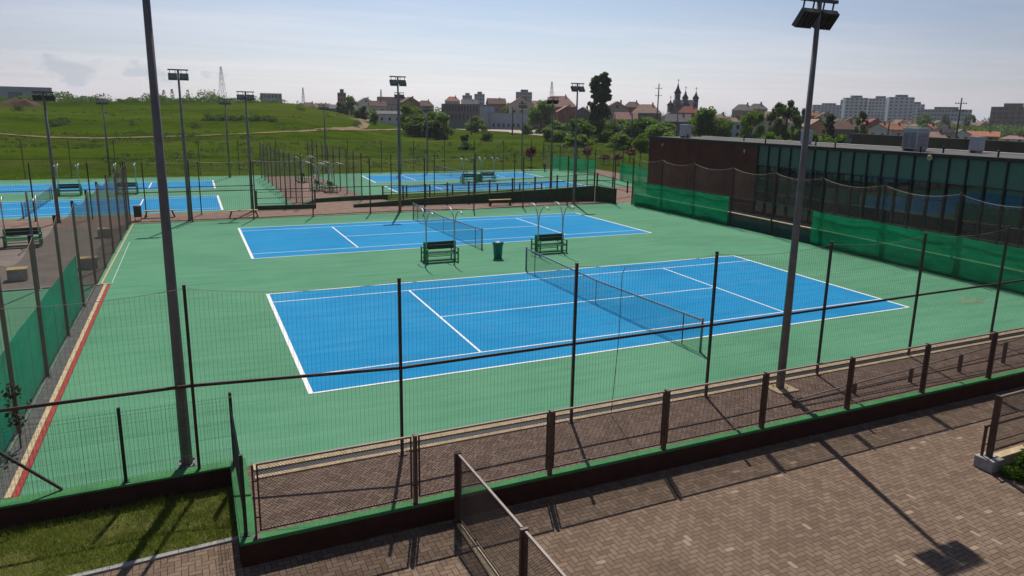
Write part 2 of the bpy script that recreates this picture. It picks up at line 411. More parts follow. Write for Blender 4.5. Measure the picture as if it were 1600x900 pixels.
# tennis nets ----------------------------------------------------------------
def tennis_net(p0, p1, label, cell=.05, wr=.0021):
    p0, p1 = Vector((p0[0], p0[1], 0)), Vector((p1[0], p1[1], 0)); d = p1-p0; Lw = d.length; d.normalize()
    t = thing('tennis_net', label, 'net', p0, math.atan2(d.y, d.x), 'tennis nets')
    top = lambda s: 1.05 - .14*(1-abs(2*s/Lw-1))
    for x in (0, Lw):
        q = MB(); q.tube([(x, 0, 0.002), (x, 0, 1.10)], .042, 10); q.lathe((x, 0, 1.10), [(.042, 0), (.035, .025), (.0, .03)], 10); q.build('net_post', M['pipe2'], t)
    n = MB(); k = int(Lw/cell)
    for i in range(1, k):
        x = i*Lw/k; n.wire((x, 0, .04), (x, 0, top(x)), wr)
    rows = int(.95/cell); seg = 16
    for r in range(rows):
        for s in range(seg):
            x0, x1 = Lw*s/seg, Lw*(s+1)/seg
            n.wire((x0, 0, .04+(top(x0)-.06)*r/rows), (x1, 0, .04+(top(x1)-.06)*r/rows), wr)
    n.build('mesh', M['tnet'], t)
    tp = MB()
    for s in range(16):
        x0, x1 = Lw*s/16, Lw*(s+1)/16
        tp.beam((x0, 0, top(x0)), (x1, 0, top(x1)), .02, .065)
    tp.build('tape', M['nettape'], t)
    st = MB(); st.box(Lw/2-.025, Lw/2+.025, -.008, .008, .012, top(Lw/2)-.036); st.build('centre_strap', M['nettape'], t)
    sk = MB()
    for x in (.92, Lw-.92): sk.tube([(x, .0, .006), (x, .0, 1.02)], .018, 8)
    sk.build('singles_stick', M['tnet'], t)
    return t
M['pipe2'] = simple('net_post_paint', (.17, .22, .20), .45, .3, .15, 4)
M['nettape'] = simple('net_tape', (.34, .37, .40), .7, 0, .1, 5)
c = lambda P, y: P(.5, y/10.97)
tennis_net(G(1094, 550), G(822, 422), 'tennis net across the nearer blue court, behind the tall brown fence')
tennis_net(G(753, 388), G(646, 341), 'tennis net across the second blue court, beside the lidded bin')
tennis_net((24.9, 54.2), (24.7, 64.5), 'small distant tennis net on the far right court below the meadow', .12, .004)
tennis_net((-12.8, 36.8), (-12.8, 47.9), 'distant tennis net at the left edge behind the side yard fence', .12, .004)

# ------------------------------------------------------------------ fences
def fence(name, label, pts, h, net, cell=.085, wr=.0021, posts=True, post_w=.06, rails=(), sag=.22, z0=0, screens=(), net_m='net', post_m='brown', net_from=.05, screen_m='screen', brace=(), rope=True, wave=None):
    """pts: post feet. One fence is one thing: posts, netting, rails, windscreens are its parts"""
    o = thing(name, label, 'fence', (pts[0][0], pts[0][1], z0)); org = Vector((pts[0][0], pts[0][1], z0))
    P = [Vector((p[0], p[1], z0)) - org for p in pts]
    n = MB(); rp = MB(); rl = MB()
    if posts:
        for p in P:
            q = MB(); q.box(p.x-post_w/2, p.x+post_w/2, p.y-post_w/2, p.y+post_w/2, 0, h+.02); q.box(p.x-post_w*.56, p.x+post_w*.56, p.y-post_w*.56, p.y+post_w*.56, h+.02, h+.035)
            q.box(p.x-.1, p.x+.1, p.y-.1, p.y+.1, .001, .016)
            q.build('post', M[post_m], o)
    for bi, (a, c) in enumerate(zip(P, P[1:])):
        d = c-a; L = d.length; k = max(1, int(L/cell)); off = d.normalized().cross(Vector((0, 0, 1)))*(post_w*.5+.006)
        sg = sag*(L/4.0)
        top = lambda s: h-.03 - sg*4*s*(1-s)
        for i in range(k):
            s = i/k; p = a+d*s+off; zt = top(s); 
            for (q0, q1) in ((net_from, zt*.5), (zt*.5, zt)): n.wire(p+Vector((0, 0, q0)), p+Vector((0, 0, q1)), wr)
        rows = int((h-net_from)/cell); ns = 4
        for r in range(rows):
            for s in range(ns):
                s0, s1 = s/ns, (s+1)/ns
                f = lambda t: net_from+(top(t)-net_from)*r/rows
                n.wire(a+d*s0+off+Vector((0, 0, f(s0))), a+d*s1+off+Vector((0, 0, f(s1))), wr*.45)
        if rope:
            for s in range(10):
                s0, s1 = s/10, (s+1)/10
                rp.wire(a+d*s0+off+Vector((0, 0, top(s0))), a+d*s1+off+Vector((0, 0, top(s1))), .006)
        for rz, rw in rails:
            rl.beam(a+Vector((0, 0, rz))-off*.0, c+Vector((0, 0, rz)), rw*.6, rw)
    n.build('netting', M[net_m], o)
    if rp.f: rp.build('rope', M[net_m], o)
    if rl.f: rl.build('rail', M[post_m], o)
    for a, c in brace:
        q = MB(); q.beam(Vector(a)-org, Vector(c)-org, .045, .045); q.build('brace', M[post_m], o)
    for (a, c, s0, s1, side) in screens:
        a, c = Vector(a)-org, Vector(c)-org; d = (c-a); L = d.length; off = d.normalized().cross(Vector((0, 0, 1)))*side
        q = MB(); kx, kz = max(4, int(L/.5)), 5
        for i in range(kx+1):
            for j in range(kz+1):
                s = i/kx; w = .018*math.sin(i*.9+j*.9)*(1 if 0 < j < kz else .3)
                zz = s0+(s1-s0)*j/kz - (.05*math.sin(PI*((s*L) % 4)/4) if j == kz else 0)
                q.v.append(tuple(a+d*s+off*(1+0)+off.normalized()*w+Vector((0, 0, zz))))
        for i in range(kx):
            for j in range(kz):
                m_ = i*(kz+1)+j; q.f.append((m_, m_+1, m_+kz+2, m_+kz+1)); q.sm.append(True)
        q.build('windscreen', M[screen_m], o)
    return o
fpx = [(-2.77, -3.27), (1.28, -4.16), (5.52, -4.12), (9.63, -4.12), (13.76, -4.05), (17.83, -3.95), (22.0, -3.9), (26.2, -3.8)]
nearleft = (-6.85, -3.27)
fence('court_fence', 'tall brown post fence with sagging net along the near side of the court', [(-11, -3.27), nearleft]+fpx, 3.92, True,
      rails=(), sag=.13, screens=(), brace=(((-6.85, -3.22, 1.85), (-5.2, -3.16, .06)),))
cf = bpy.data.objects['court_fence']; q = MB(); fpts = [(-11, -3.27, 1.86), (-6.85, -3.27, 1.87), (-2.77, -3.27, 1.87)] + [(x, y, 1.99) for x, y in fpx[1:]]
for a_, b2 in zip(fpts, fpts[1:]): q.beam(Vector(a_)-cf.location, Vector(b2)-cf.location, .04, .06)
q.build('rail', M['brown'], cf)
q = MB(); c0 = Vector((6.75, -4.17, 0))-cf.location
q.tube([c0+Vector((.08, 0, 3.78)), c0+Vector((.0, 0, 3.6)), c0+Vector((-.02, -.02, 2.0)), c0+Vector((-.12, 0, .02))], .009, 5); q.build('seam_cord', M['net'], cf)
# left fence
lf = [(-6.48, 0.1), (-6.49, 3.84), (-6.5, 7.7), (-6.5, 11.5), (-6.49, 15.2), (-6.48, 18.8), (-6.45, 22.6), (-6.4, 26.4), (-6.35, 30.2), (-6.3, 32.4)]
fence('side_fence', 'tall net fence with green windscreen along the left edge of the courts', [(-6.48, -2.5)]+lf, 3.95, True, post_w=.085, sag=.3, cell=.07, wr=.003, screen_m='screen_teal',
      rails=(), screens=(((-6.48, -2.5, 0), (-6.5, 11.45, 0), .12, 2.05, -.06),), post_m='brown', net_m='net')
# back fence
bk = [(-6.42, 32.3), (-2.69, 32.2), (1.1, 32.1), (5.04, 32.2), (9.14, 32.4), (13.25, 32.4), (16.9, 31.6), (21.27, 32.1), (25.36, 32.25), (29.6, 31.85)]
fence('back_fence', 'brown post fence between the second court and the paved back path', bk, 4.0, True, cell=.12, wr=.0028, post_w=.075, rails=((2.0, .05), (.12, .05)), sag=.12)
fence('yard_fence', 'brown fence behind the side yard, in front of the far left courts', [(-30, 35.2), (-26, 35.2), (-22, 35.2), (-18.5, 35.2), (-15.0, 35.4), (-11.9, 35.4), (-8.73, 35.55), (-5.54, 35.5), (-2.09, 35.6), (1.5, 35.6)], 3.7, True, cell=.13, wr=.003, post_w=.075, rails=((1.95, .05),), sag=.1)
# right fence
rA, rB = Vector((30.95, 31.2, 0)), Vector((29.75, -5.0, 0))
def rp_(y): return rA + (rB-rA)*((31.2-y)/36.2)
rys = [31.2, 27.3, 23.4, 19.3, 15.4, 11.6, 7.4, 3.2, -1.0, -5.0]
RB = [rp_(y)+Vector((.45*math.sin(PI*(31.2-y)/36.2), 0, 0)) for y in rys]
sgy = lambda y: rp_(y)+Vector((.45*math.sin(PI*(31.2-y)/36.2), 0, 0))
scr = []
ys1 = [31.0, 27.3, 23.4, 19.4]; ys2 = [12.0, 7.4, 3.2, -1.0, -5.0]
fence('right_fence', 'tall pale net fence with long green windscreens beside the brown building', [tuple(p) for p in RB], 4.0, True, cell=.055, wr=.0014, post_w=.075, rails=((2.02, .04),), sag=.28, net_m='net_far',
      screens=[(sgy(a), sgy(b_), .06, 2.0, .10) for ys in (ys1, ys2) for a, b_ in zip(ys, ys[1:])])
# fences round the two far enclosures
fl = [(4.35+(.75)*(i/9), 62.9-25.2*i/9) for i in range(10)]
fence('path_fence', 'pale net fence on the left of the middle path, seen almost edge on', fl, 3.8, True, cell=.13, wr=.0035, post_w=.08, sag=.1, net_m='net_far')
fr = [(9.5+(.8)*(i/9), 64-23.6*i/9) for i in range(10)]
fence('path_fence', 'pale net fence on the right of the middle path, next to the far court', fr, 3.9, True, cell=.13, wr=.0035, post_w=.08, sag=.1, net_m='net_far')
fence('meadow_fence', 'thin dark post fence along the foot of the green meadow', [(-26+4.05*i, 66.8+.1*math.sin(i)) for i in range(17)], 3.9, True, cell=.16, wr=.0032, post_w=.07, rails=((2.0, .04),), sag=.08)
fence('far_side_fence', 'distant fence with two green windscreens at the end of the far right court', [(42.0, 69.5), (42.2, 65.0), (42.4, 60.9), (42.7, 56.8), (42.6, 52.5), (42.1, 49.8), (41.8, 46.0), (41.5, 43.2), (41.2, 39.5)], 3.4, True, cell=.16, wr=.004, post_w=.08, sag=.08, net_m='net_far',
      screens=(((42.2, 67.2, 0), (42.85, 56.6, 0), .1, 1.85, .12), ((42.1, 50.1, 0), (41.3, 40.0, 0), .1, 1.95, .12)))
fence('far_front_fence', 'brown net fence along the near side of the far right court', [(13.6+4.0*i, 43.4-.05*i) for i in range(6)], 3.6, True, cell=.16, wr=.003, post_w=.075, sag=.1, rails=((1.95, .04),))

# kerbs and drains -------------------------------------------------------------
def kerb(name, pts, w, z0, z1, m, lab):
    q = MB()
    for a, c in zip(pts, pts[1:]):
        a, c = Vector((a[0], a[1], 0)), Vector((c[0], c[1], 0)); d = (c-a).normalized(); L = (c-a).length; k = max(1, int(L/1.0))
        for i in range(k):
            p0, p1 = a+(c-a)*(i/k)+d*.004, a+(c-a)*((i+1)/k)-d*.004
            q.beam(p0+Vector((0, 0, (z0+z1)/2)), p1+Vector((0, 0, (z0+z1)/2)), w, z1-z0)
    return tag(q.build(name, M[m]), kind='structure')
kerb('kerb', [(-1.75, -3.60), (30, -3.60)], .27, -.1, .03, 'kerb', '')
kerb('kerb', [(-1.75, -4.03), (30, -4.03)], .12, -.1, .025, 'kerb', '')
sheet('drain', [(-1.75, -3.97), (30, -3.97), (30, -3.74), (-1.75, -3.74)], .004, M['frame'])
q = MB()
for i in range(300):
    x = -1.7+i*.105; q.box(x, x+.03, -3.955, -3.86, .0045, .014)
tag(q.build('drain_grate', M['grate']), kind='structure')
kerb('kerb', [(-6.10, -3.1), (-6.12, 15.0)], .11, -.05, .045, 'kerb', '')
kerb('red_kerb', [(-5.98, -3.1), (-6.0, 15.0)], .10, -.05, .032, 'redkerb', '')
kerb('channel', [(-6.30, -3.1), (-6.32, 15.0)], .27, -.05, .012, 'slab', '')
kerb('kerb', [(-6.48, -3.1), (-6.5, 15.0)], .05, -.05, .05, 'concrete', '')
kerb('kerb', [(-6.47, 15.1), (-5.95, 15.1)], .10, -.05, .046, 'kerb', '')
kerb('kerb', [(-6.3, 15.3), (-6.16, 32.3)], .07, -.05, .03, 'kerb', '')
q = MB()
for i in range(60):
    y = 15.4+i*.17; q.box(-5.93, -5.90, y, y+.10, .0042, .006)
tag(q.build('edge_marks', M['line']), kind='structure')
kerb('kerb', [(-40, 15.25), (-6.6, 15.25)], .1, -.05, .05, 'concrete', '')
kerb('kerb', [(-6.2, 32.46), (31, 32.46)], .1, -.05, .04, 'kerb', '')
kerb('kerb', [(-16, -5.97), (-2.1, -5.40)], .10, -.5, -.385, 'concrete', '')

# retaining walls ----------------------------------------------------------------
def cap_wall(name, label, x0, x1, y0, y1, zb, zt, cap=.05):
    o = thing(name, label, 'wall', ((x0+x1)/2, (y0+y1)/2, zb)); cx, cy = (x0+x1)/2, (y0+y1)/2
    q = MB(); q.box(x0-cx+.015, x1-cx-.015, y0-cy+.015, y1-cy-.015, 0, zt-zb-cap); q.build('wall_body', M['wallbrown'], o)
    q = MB(); q.box(x0-cx, x1-cx, y0-cy, y1-cy, zt-zb-cap+.002, zt-zb); q.build('cap', M['cap'], o, .008)
    return o
cap_wall('retaining_wall', 'low brown retaining wall with bright green top under the long railing', -2.18, 60, -6.35, -6.13, -.6, .05)
cap_wall('retaining_wall', 'short brown wall with green top at the corner of the lawn', -2.185, -1.87, -6.125, -3.42, -.6, .05)
cap_wall('retaining_wall', 'brown wall with green top behind the shaded lawn at left', -20, -1.87, -3.415, -3.13, -.6, .05)
def slope_wall(name, label, pts, zts, th, m, cat='wall', zb=-.05, capm='wallgreen2'):
    o = thing(name, label, cat, (pts[0][0], pts[0][1], 0)); org = Vector((pts[0][0], pts[0][1], 0)); q = MB(); cp = MB()
    for i in range(len(pts)-1):
        a, c = Vector((*pts[i], 0))-org, Vector((*pts[i+1], 0))-org; n = (c-a).normalized().cross(Vector((0, 0, 1)))*th/2
        za, zc = zts[i], zts[i+1]; V = Vector
        q.hexa([a-n+V((0, 0, zb)), c-n+V((0, 0, zb)), c+n+V((0, 0, zb)), a+n+V((0, 0, zb))], [a-n+V((0, 0, za)), c-n+V((0, 0, zc)), c+n+V((0, 0, zc)), a+n+V((0, 0, za))])
        n2 = n*1.06
        cp.hexa([a-n2+V((0, 0, za+.003)), c-n2+V((0, 0, zc+.003)), c+n2+V((0, 0, zc+.003)), a+n2+V((0, 0, za+.003))], [a-n2+V((0, 0, za+.05)), c-n2+V((0, 0, zc+.05)), c+n2+V((0, 0, zc+.05)), a+n2+V((0, 0, za+.05))])
    q.build('wall_body', M[m], o); cp.build('cap', M[capm], o)
    return o
slope_wall('ramp_wall', 'dark green wall rising to the right behind the back path', [(8.75, 36.3), (12.7, 36.35), (20.06, 36.1), (25.9, 35.1), (29.35, 34.7)], [.18, .40, .72, 1.05, 1.24], .3, 'wallgreen')
slope_wall('ramp_wall', 'dark green wall slanting from the ramp corner to the right fence', [(29.5, 34.55), (30.0, 32.3)], [1.24, 1.20], .3, 'wallgreen')
slope_wall('ramp_wall', 'low dark green kerb wall in front of the far right court', [(5.3, 38.3), (6.4, 40.2), (9.2, 40.7), (12.6, 40.9)], [.14, .26, .30, .32], .3, 'wallgreen')
slope_wall('ramp_wall', 'low dark green kerb wall below the far left courts', [(1.6, 36.9), (5.95, 36.7)], [.26, .26], .25, 'wallgreen')
slope_wall('fence_base_wall', 'dark teal base wall with beige top under the gap between windscreens', [tuple(sgy(y).xy + Vector((.16, 0))) for y in (31.0, 25, 19, 12, 6, 0, -5)], [.88]*7, .2, 'wallteal', capm='kerb')

# ------------------------------------------------------------------ railings
def diamond(mb, x0, x1, z0, z1, cell, wr):
    """expanded metal mesh in the local xz plane"""
    w, h = x1-x0, z1-z0; k = int((w+h)/cell)
    for i in range(1, k):
        s = i*cell
        for sg in (0, 1):
            xa, za = (x0+min(s, w), z0+max(0, s-w)); xb, zb = (x0+max(0, s-h), z0+min(s, h))
            if sg: xa, xb = x0+x1-xa, x0+x1-xb
            a, c = Vector((xa, 0, za)), Vector((xb, 0, zb)); n = max(1, int((c-a).length/.5))
            for q in range(n): mb.wire(a+(c-a)*(q/n), a+(c-a)*((q+1)/n), wr)
def railing(label, p0, direction, bays, L, z, h, gap=.13, cell=.055, wr=.0034, double=True, low=.13, first_thin=False):
    rz = math.atan2(direction[1], direction[0])
    o = thing('railing', label, 'railing', (p0[0], p0[1], z), rz)
    for i in range(bays+1):
        q = MB(); x = i*L
        w = .055 if not (first_thin and i == 0) else .03
        q.box(x-w/2, x+w/2, -.065, .065, 0, h+.03); q.box(x-.06, x+.06, -.08, .08, .001, .012); q.build('post', M['brown_rail'], o)
    for i in range(bays):
        a, c = i*L+gap*.6, (i+1)*L-gap*.6
        q = MB()
        q.beam((a, 0, low), (c, 0, low), .03, .03); q.beam((a, 0, low-.015), (a, 0, h-.02), .03, .03); q.beam((c, 0, low-.015), (c, 0, h-.02), .03, .03)
        q.beam((i*L, 0, low+.25), (a, 0, low+.25), .012, .03); q.beam((c, 0, low+.25), ((i+1)*L, 0, low+.25), .012, .03)
        q.beam((i*L, 0, h-.3), (a, 0, h-.3), .012, .03); q.beam((c, 0, h-.3), ((i+1)*L, 0, h-.3), .012, .03)
        f = q.build('panel_frame', M['brown_rail'], o)
        q = MB(); q.beam((a-.015, 0, h), (c+.015, 0, h), .042, .036); q.build('top_rail', M['rail_top'], o)
        q = MB(); diamond(q, a+.015, c-.015, low+.015, h-.02, cell, wr); q.build('mesh', M['mesh'], o)
    return o
railing('long brown mesh railing on the green topped wall above the paved plaza', (-1.9, -6.25), (1, .0), 9, 2.86, .05, 1.37, first_thin=True)
railing('brown mesh railing running from the wall towards the bottom edge across the plaza', (1.72, -6.50), (.035, -1), 3, 2.72, -.42, 1.45)
railing('brown mesh railing standing on the concrete edge beside the shrub', (13.60, -9.12), (1, .02), 3, 2.9, -.14, 1.45)
# low concrete edge below the two foreground railings
q = MB(); q.box(1.66, 1.80, -15, -6.6, -.419, -.36)
tag(q.build('concrete_edge', M['kerb'], None, .01), 'low pale concrete strip under the railing on the plaza', 'kerb')
o = thing('concrete_edge', 'grey concrete edge wall around the shrub bed at right', 'kerb', (13.4, -9.12, -.42))
q = MB(); q.box(0, .42, -.22, .2, 0, .28); q.build('end_block', M['concrete'], o, .015)
q = MB(); q.box(.43, 14, -.1, .12, 0, .24); q.build('edge_wall', M['kerb'], o, .01)
q = MB(); q.box(.08, .11, .07, .13, .28, 1.0); q.beam((.03, .1, 1.0), (1.8, .1, 1.02), .03, .05); q.beam((.1, .1, .55), (1.8, .1, .57), .02, .025); q.build('handrail', M['brown_rail'], o)
sheet('flower_bed', [(13.6, -12), (30, -12), (30, -9.2), (13.6, -9.2)], -.40, M['lawn'])
# sloping handrail on the ramp behind the long railing
o = thing('handrail', 'low sloping brown mesh handrail behind the long railing at right', 'railing', (11.36, -5.5, 0))
xs = [0, 2.2, 4.45, 6.6, 8.7, 10.9]; zt = [.13+.30, .28+.24, .39+.20, .52+.16, .64+.14, .78+.12]
zt = [.16, .29, .40, .53, .66, .80]
for x, t in zip(xs, zt):
    q = MB(); q.box(x-.025, x+.025, -.05, .05, -.004, t+.02); q.build('post', M['brown_rail'], o)
q = MB()
for (a, ta), (c_, tc) in zip(zip(xs, zt), zip(xs[1:], zt[1:])): q.beam((a, 0, ta), (c_, 0, tc), .03, .03)
q.build('top_rail', M['rail_top'], o)
q = MB()
for (a, ta), (c_, tc) in zip(zip(xs, zt), zip(xs[1:], zt[1:])): q.beam((a, 0, .02+ta*.45), (c_, 0, .02+tc*.45), .02, .02)
q.build('middle_rail', M['brown_rail'], o)

# green wire panel fence by the lawn
def wire_fence(label, pts, z, h):
    o = thing('wire_fence', label, 'fence', (pts[0][0], pts[0][1], z)); org = Vector((pts[0][0], pts[0][1], 0))
    w = MB()
    P = [Vector((p[0], p[1], 0))-org for p in pts]
    for p in P:
        q = MB(); q.box(p.x-.03, p.x+.03, p.y-.03, p.y+.03, 0, h+.07); q.box(p.x-.07, p.x+.07, p.y-.07, p.y+.07, .001, .012); q.build('post', M['blackmetal'], o)
    for a, c_ in zip(P, P[1:]):
        d = c_-a; L = d.length; k = int(L/.065); off = d.normalized().cross(Vector((0, 0, 1)))*.012
        for i in range(1, k):
            p = a+d*(i/k); w.wire(p+Vector((0, 0, .06)), p+Vector((0, 0, h)), .0026)
        for zz in (.1, .3, .34, .62, .92, .96, 1.22, h-.1, h-.03):
            w.wire(a+Vector((0, 0, zz))+off, c_+Vector((0, 0, zz))+off, .003)
    w.build('wire_panel', M['blackmetal'], o); return o
wire_fence('dark green wire panel fence on the wall behind the lawn', [(-8.6, -3.28), (-6.3, -3.28), (-4.1, -3.28), (-2.09, -3.28)], .05, 1.50)
wire_fence('short dark green wire panel along the corner wall beside the long railing', [(-2.09, -3.40), (-2.06, -6.1)], .05, 1.45)

# ------------------------------------------------------------------ floodlight poles
def make_light(h, face, group):
    o = thing('light_pole', 'x', 'light pole', (0, 0, 0), 0, group)
    q = MB(); q.tube([(0, 0, 0.01), (0, 0, h*.5), (0, 0, h)], [.115, .088, .06], 10); q.build('mast', M['galv'], o)
    q = MB(); q.box(-.17, .17, -.17, .17, 0.001, .025)
    for sx in (-.13, .13):
        for sy in (-.13, .13): q.tube([(sx, sy, .03), (sx, sy, .07)], .02, 6)
    q.build('base_plate', M['galv'], o)
    q = MB(); q.box(-.60, .60, -.04, .04, h-.02, h+.06); q.build('crossbar', M['lamp'], o)
    for x in (-.33, .33):
        cx, cy, cz = x, face*.06, h-.42; tilt = math.radians(38)*face
        f = MB()
        def tr(px, py, pz):
            y_ = py*math.cos(tilt)-pz*math.sin(tilt); z_ = py*math.sin(tilt)+pz*math.cos(tilt); return (cx+px, cy+y_, cz+z_)
        B_ = [tr(*p) for p in ((-.26, -.07*face, -.22), (.26, -.07*face, -.22), (.26, .07*face, -.24), (-.26, .07*face, -.24))]
        T_ = [tr(*p) for p in ((-.26, -.07*face, .22), (.26, -.07*face, .22), (.26, .07*face, .24), (-.26, .07*face, .24))]
        f.hexa(B_, T_)
        for k in range(5):
            xx = -.20+k*.10; f.hexa([tr(xx-.008, -.07*face, -.2), tr(xx+.008, -.07*face, -.2), tr(xx+.008, -.12*face, -.2), tr(xx-.008, -.12*face, -.2)], [tr(xx-.008, -.07*face, .2), tr(xx+.008, -.07*face, .2), tr(xx+.008, -.12*face, .2), tr(xx-.008, -.12*face, .2)])
        fo = f.build('floodlight', M['lamp'], o)
        g = MB(); g.hexa([tr(-.23, .072*face, -.20), tr(.23, .072*face, -.20), tr(.23, .082*face, -.20), tr(-.23, .082*face, -.20)], [tr(-.23, .072*face, .20), tr(.23, .072*face, .20), tr(.23, .082*face, .20), tr(-.23, .082*face, .20)]); g.build('lens', M['lampg'], fo)
        for sx in (-.16, .16):
            k_ = MB(); k_.beam((cx+sx, cy, cz+.02), (cx+sx, 0, h-.0), .03, .03); k_.build('bracket', M['lamp'], fo)
    return o
lp = make_light(10.15, 1, 'floodlight poles')
lpb = make_light(9.75, -1, 'floodlight poles')
LP = [((-3.0, -2.88, 0), 1, 1, 'nearest tall grey pole at the left, its top out of the picture'),
      ((11.93, -4.45, 0), 1, 1.0, 'tall grey floodlight pole standing on the path behind the long railing'),
      ((11.52, 33.04, 0), -1, 1.0, 'floodlight pole rising behind the second court net, left of the dark bushes'),
      ((26.49, 33.2, 0), -1, 1.0, 'floodlight pole left of the double poplar, at the dark ramp wall'),
      ((-2.84, 32.6, 0), -1, .99, 'floodlight pole behind the left end of the second court'),
      ((-10.49, 34.4, 0), 1, .80, 'floodlight pole at the far left, between side yard and far courts'),
      ((1.35, 36.3, 0), -1, .87, 'floodlight pole at the corner where the middle path begins'),
      ((1.22, 64.5, 0), -1, .85, 'slim distant floodlight pole at the meadow, just left of the middle path'),
      ((-10.6, 68.98, 0), -1, .83, 'slim distant floodlight pole in front of the meadow at the far left'),
      ((12.12, 67.84, 0), -1, .81, 'slim distant floodlight pole at the meadow, right of the middle path'),
      ((24.43, 66.91, 0), -1, .81, 'slim distant floodlight pole behind the small distant net, by the dark bushes'),
      ((20.4, 64.9, 0), -1, .97, 'distant floodlight pole hidden behind the pole of the second court'),
      ((28.69, 41.64, 0), 1, .866, 'floodlight pole at the far court, right below the lattice tower'),
      ((37.55, 67.06, 0), -1, .88, 'slim distant floodlight pole at the far right court, left of the red shrubs')]
usedF = usedB = False
for loc, face, s, lab in LP:
    if face == 1: place(lp, usedF, loc, 0, lab, 'floodlight poles', (1, 1, s)); usedF = True
    else: place(lpb, usedB, loc, 0, lab, 'floodlight poles', (1, 1, s)); usedB = True
q = MB(); q.box(-.35, .35, -.3, .3, -.006, .03)
tag(q.build('pole_footing', M['kerb'], None, .02), 'sandy concrete pad at the foot of the floodlight pole on the path', 'footing').location = (11.95, -4.5, 0.002)

# ------------------------------------------------------------------ benches
def make_bench():
    o = thing('court_bench', 'x', 'bench', (0, 0, 0), 0, 'green double benches with hooked poles'); W = .80
    q = MB()
    for dy in (-.03, .03): q.box(-W+.06, W-.06, dy-.018, dy+.018, .60, .80); q.box(-W+.06, W-.06, dy-.018, dy+.018, .82, .98)
    q.build('backrest', M['dgreen'], o)
    for sy in (-1, 1):
        q = MB()
        for k in range(3): q.box(-W, W, sy*(.14+k*.13)-.052, sy*(.14+k*.13)+.052, .43, .46)
        q.build('seat', M['bgreen'], o)
    for sx in (-1, 1):
        q = MB(); x = sx*W
        for y in (-.52, .52):
            q.box(x-.03, x+.03, y-.03, y+.03, 0, .66)
        for y in (-.07, .07): q.box(x-.03, x+.03, y-.025, y+.025, 0, .98)
        for sy in (-1, 1):
            q.box(x-.035, x+.035, min(sy*.10, sy*.56), max(sy*.10, sy*.56), .661, .70)
            q.box(x-.025, x+.025, min(sy*.10, sy*.49), max(sy*.10, sy*.49), .38, .42)
        q.build('end_frame', M['bgreen'], o)
    for y in (-.5, .5):
        for z in (.10, .385):
            q = MB(); q.box(-W+.03, W-.03, y-.02, y+.02, z, z+.04); q.build('stretcher', M['bgreen'], o)
    for sx in (-1, 1):
        x = sx*(W-.06); q = MB(); q.tube([(x, -.10*0-.12, 0), (x, -.12, 1.2), (x, -.12, 1.45)], .036, 8); 
        p = q.build('canopy_pole', M['pipe'], o)
        for sy in (-1, 1):
            q = MB(); pts = [(x, -.12+sy*.03, 1.35)]
            for k in range(11):
                a = PI - PI*.95*k/10 if sy > 0 else PI*.95*k/10
                pts.append((x, -.12 + sy*(.03+.78*(1-math.cos(PI*.66*k/10))), 1.62 + .98*math.sin(PI*.66*k/10)))
            q.tube(pts, .028, 8); q.build('hook', M['pipe'], p)
    return o
bench = make_bench()
BN = [((8.60, 15.05), 0, 'green double bench with hooked poles, left of the lidded bin'),
      ((14.88, 15.2), 0, 'green double bench with hooked poles, right of the lidded bin by the nearer net'),
      ((24.3, 51.9), 0, 'small distant dark bench with hooked poles beside the distant net'),
      ((26.9, 53.2), 0, 'small distant dark bench with hooked poles right of the small distant bin'),
      ((-11.9, 50.4), 0, 'distant dark bench between the far left courts, near the far left pole'),
      ((-7.7, 50.6), 0, 'distant dark bench between the far left courts, seen through the side fence'),
      ((7.9, 57.5), PI/2, 'green bench farthest up the middle path, under hooked poles'),
      ((8.0, 49.0), PI/2, 'green bench halfway up the middle path, under hooked poles'),
      ((8.9, 47.5), PI/2, 'green bench nearest on the middle path, against the right fence'),
      ((-10.9, 26.0), .1, 'green bench in the side yard at the left edge of the picture')]
for i, ((x, y), rz, lab) in enumerate(BN): place(bench, i > 0, (x, y, 0), rz, lab)

def make_bin(name, m, lab, loc, s=1.0):
    o = thing(name, lab, 'bin', loc)
    q = MB(); q.lathe((0, 0, 0), [(.20, 0.002), (.21, .03), (.255, .72), (.265, .74)], 20); q.build('bin_body', M[m], o)
    q = MB(); q.lathe((0, 0, 0), [(.285, .742), (.30, .76), (.30, .80), (.26, .86), (.13, .90), (.0, .905)], 20); q.build('lid', M[m], o)
    o.scale = (s, s, s); return o
make_bin('litter_bin', 'teal', 'teal plastic bin with rounded lid between the two green benches', (11.58, 14.55, 0))
make_bin('litter_bin', 'bgreen', 'small distant green bin between the two distant benches', (25.8, 53.0, 0))
o = thing('litter_bin', 'reddish brown box bin on the back path behind the court corner', 'bin', (-5.95, 33.9, 0))
q = MB(); q.box(-.22, .22, -.2, .2, .25, .95); q.build('bin_body', M['brown'], o, .01)
q = MB(); q.box(-.2, -.16, -.03, .03, 0, .25); q.box(.16, .2, -.03, .03, 0, .25); q.build('leg', M['brown'], o)
q = MB(); q.box(-.24, .24, -.22, .22, .952, .98); q.build('lid', M['brown'], o, .005)

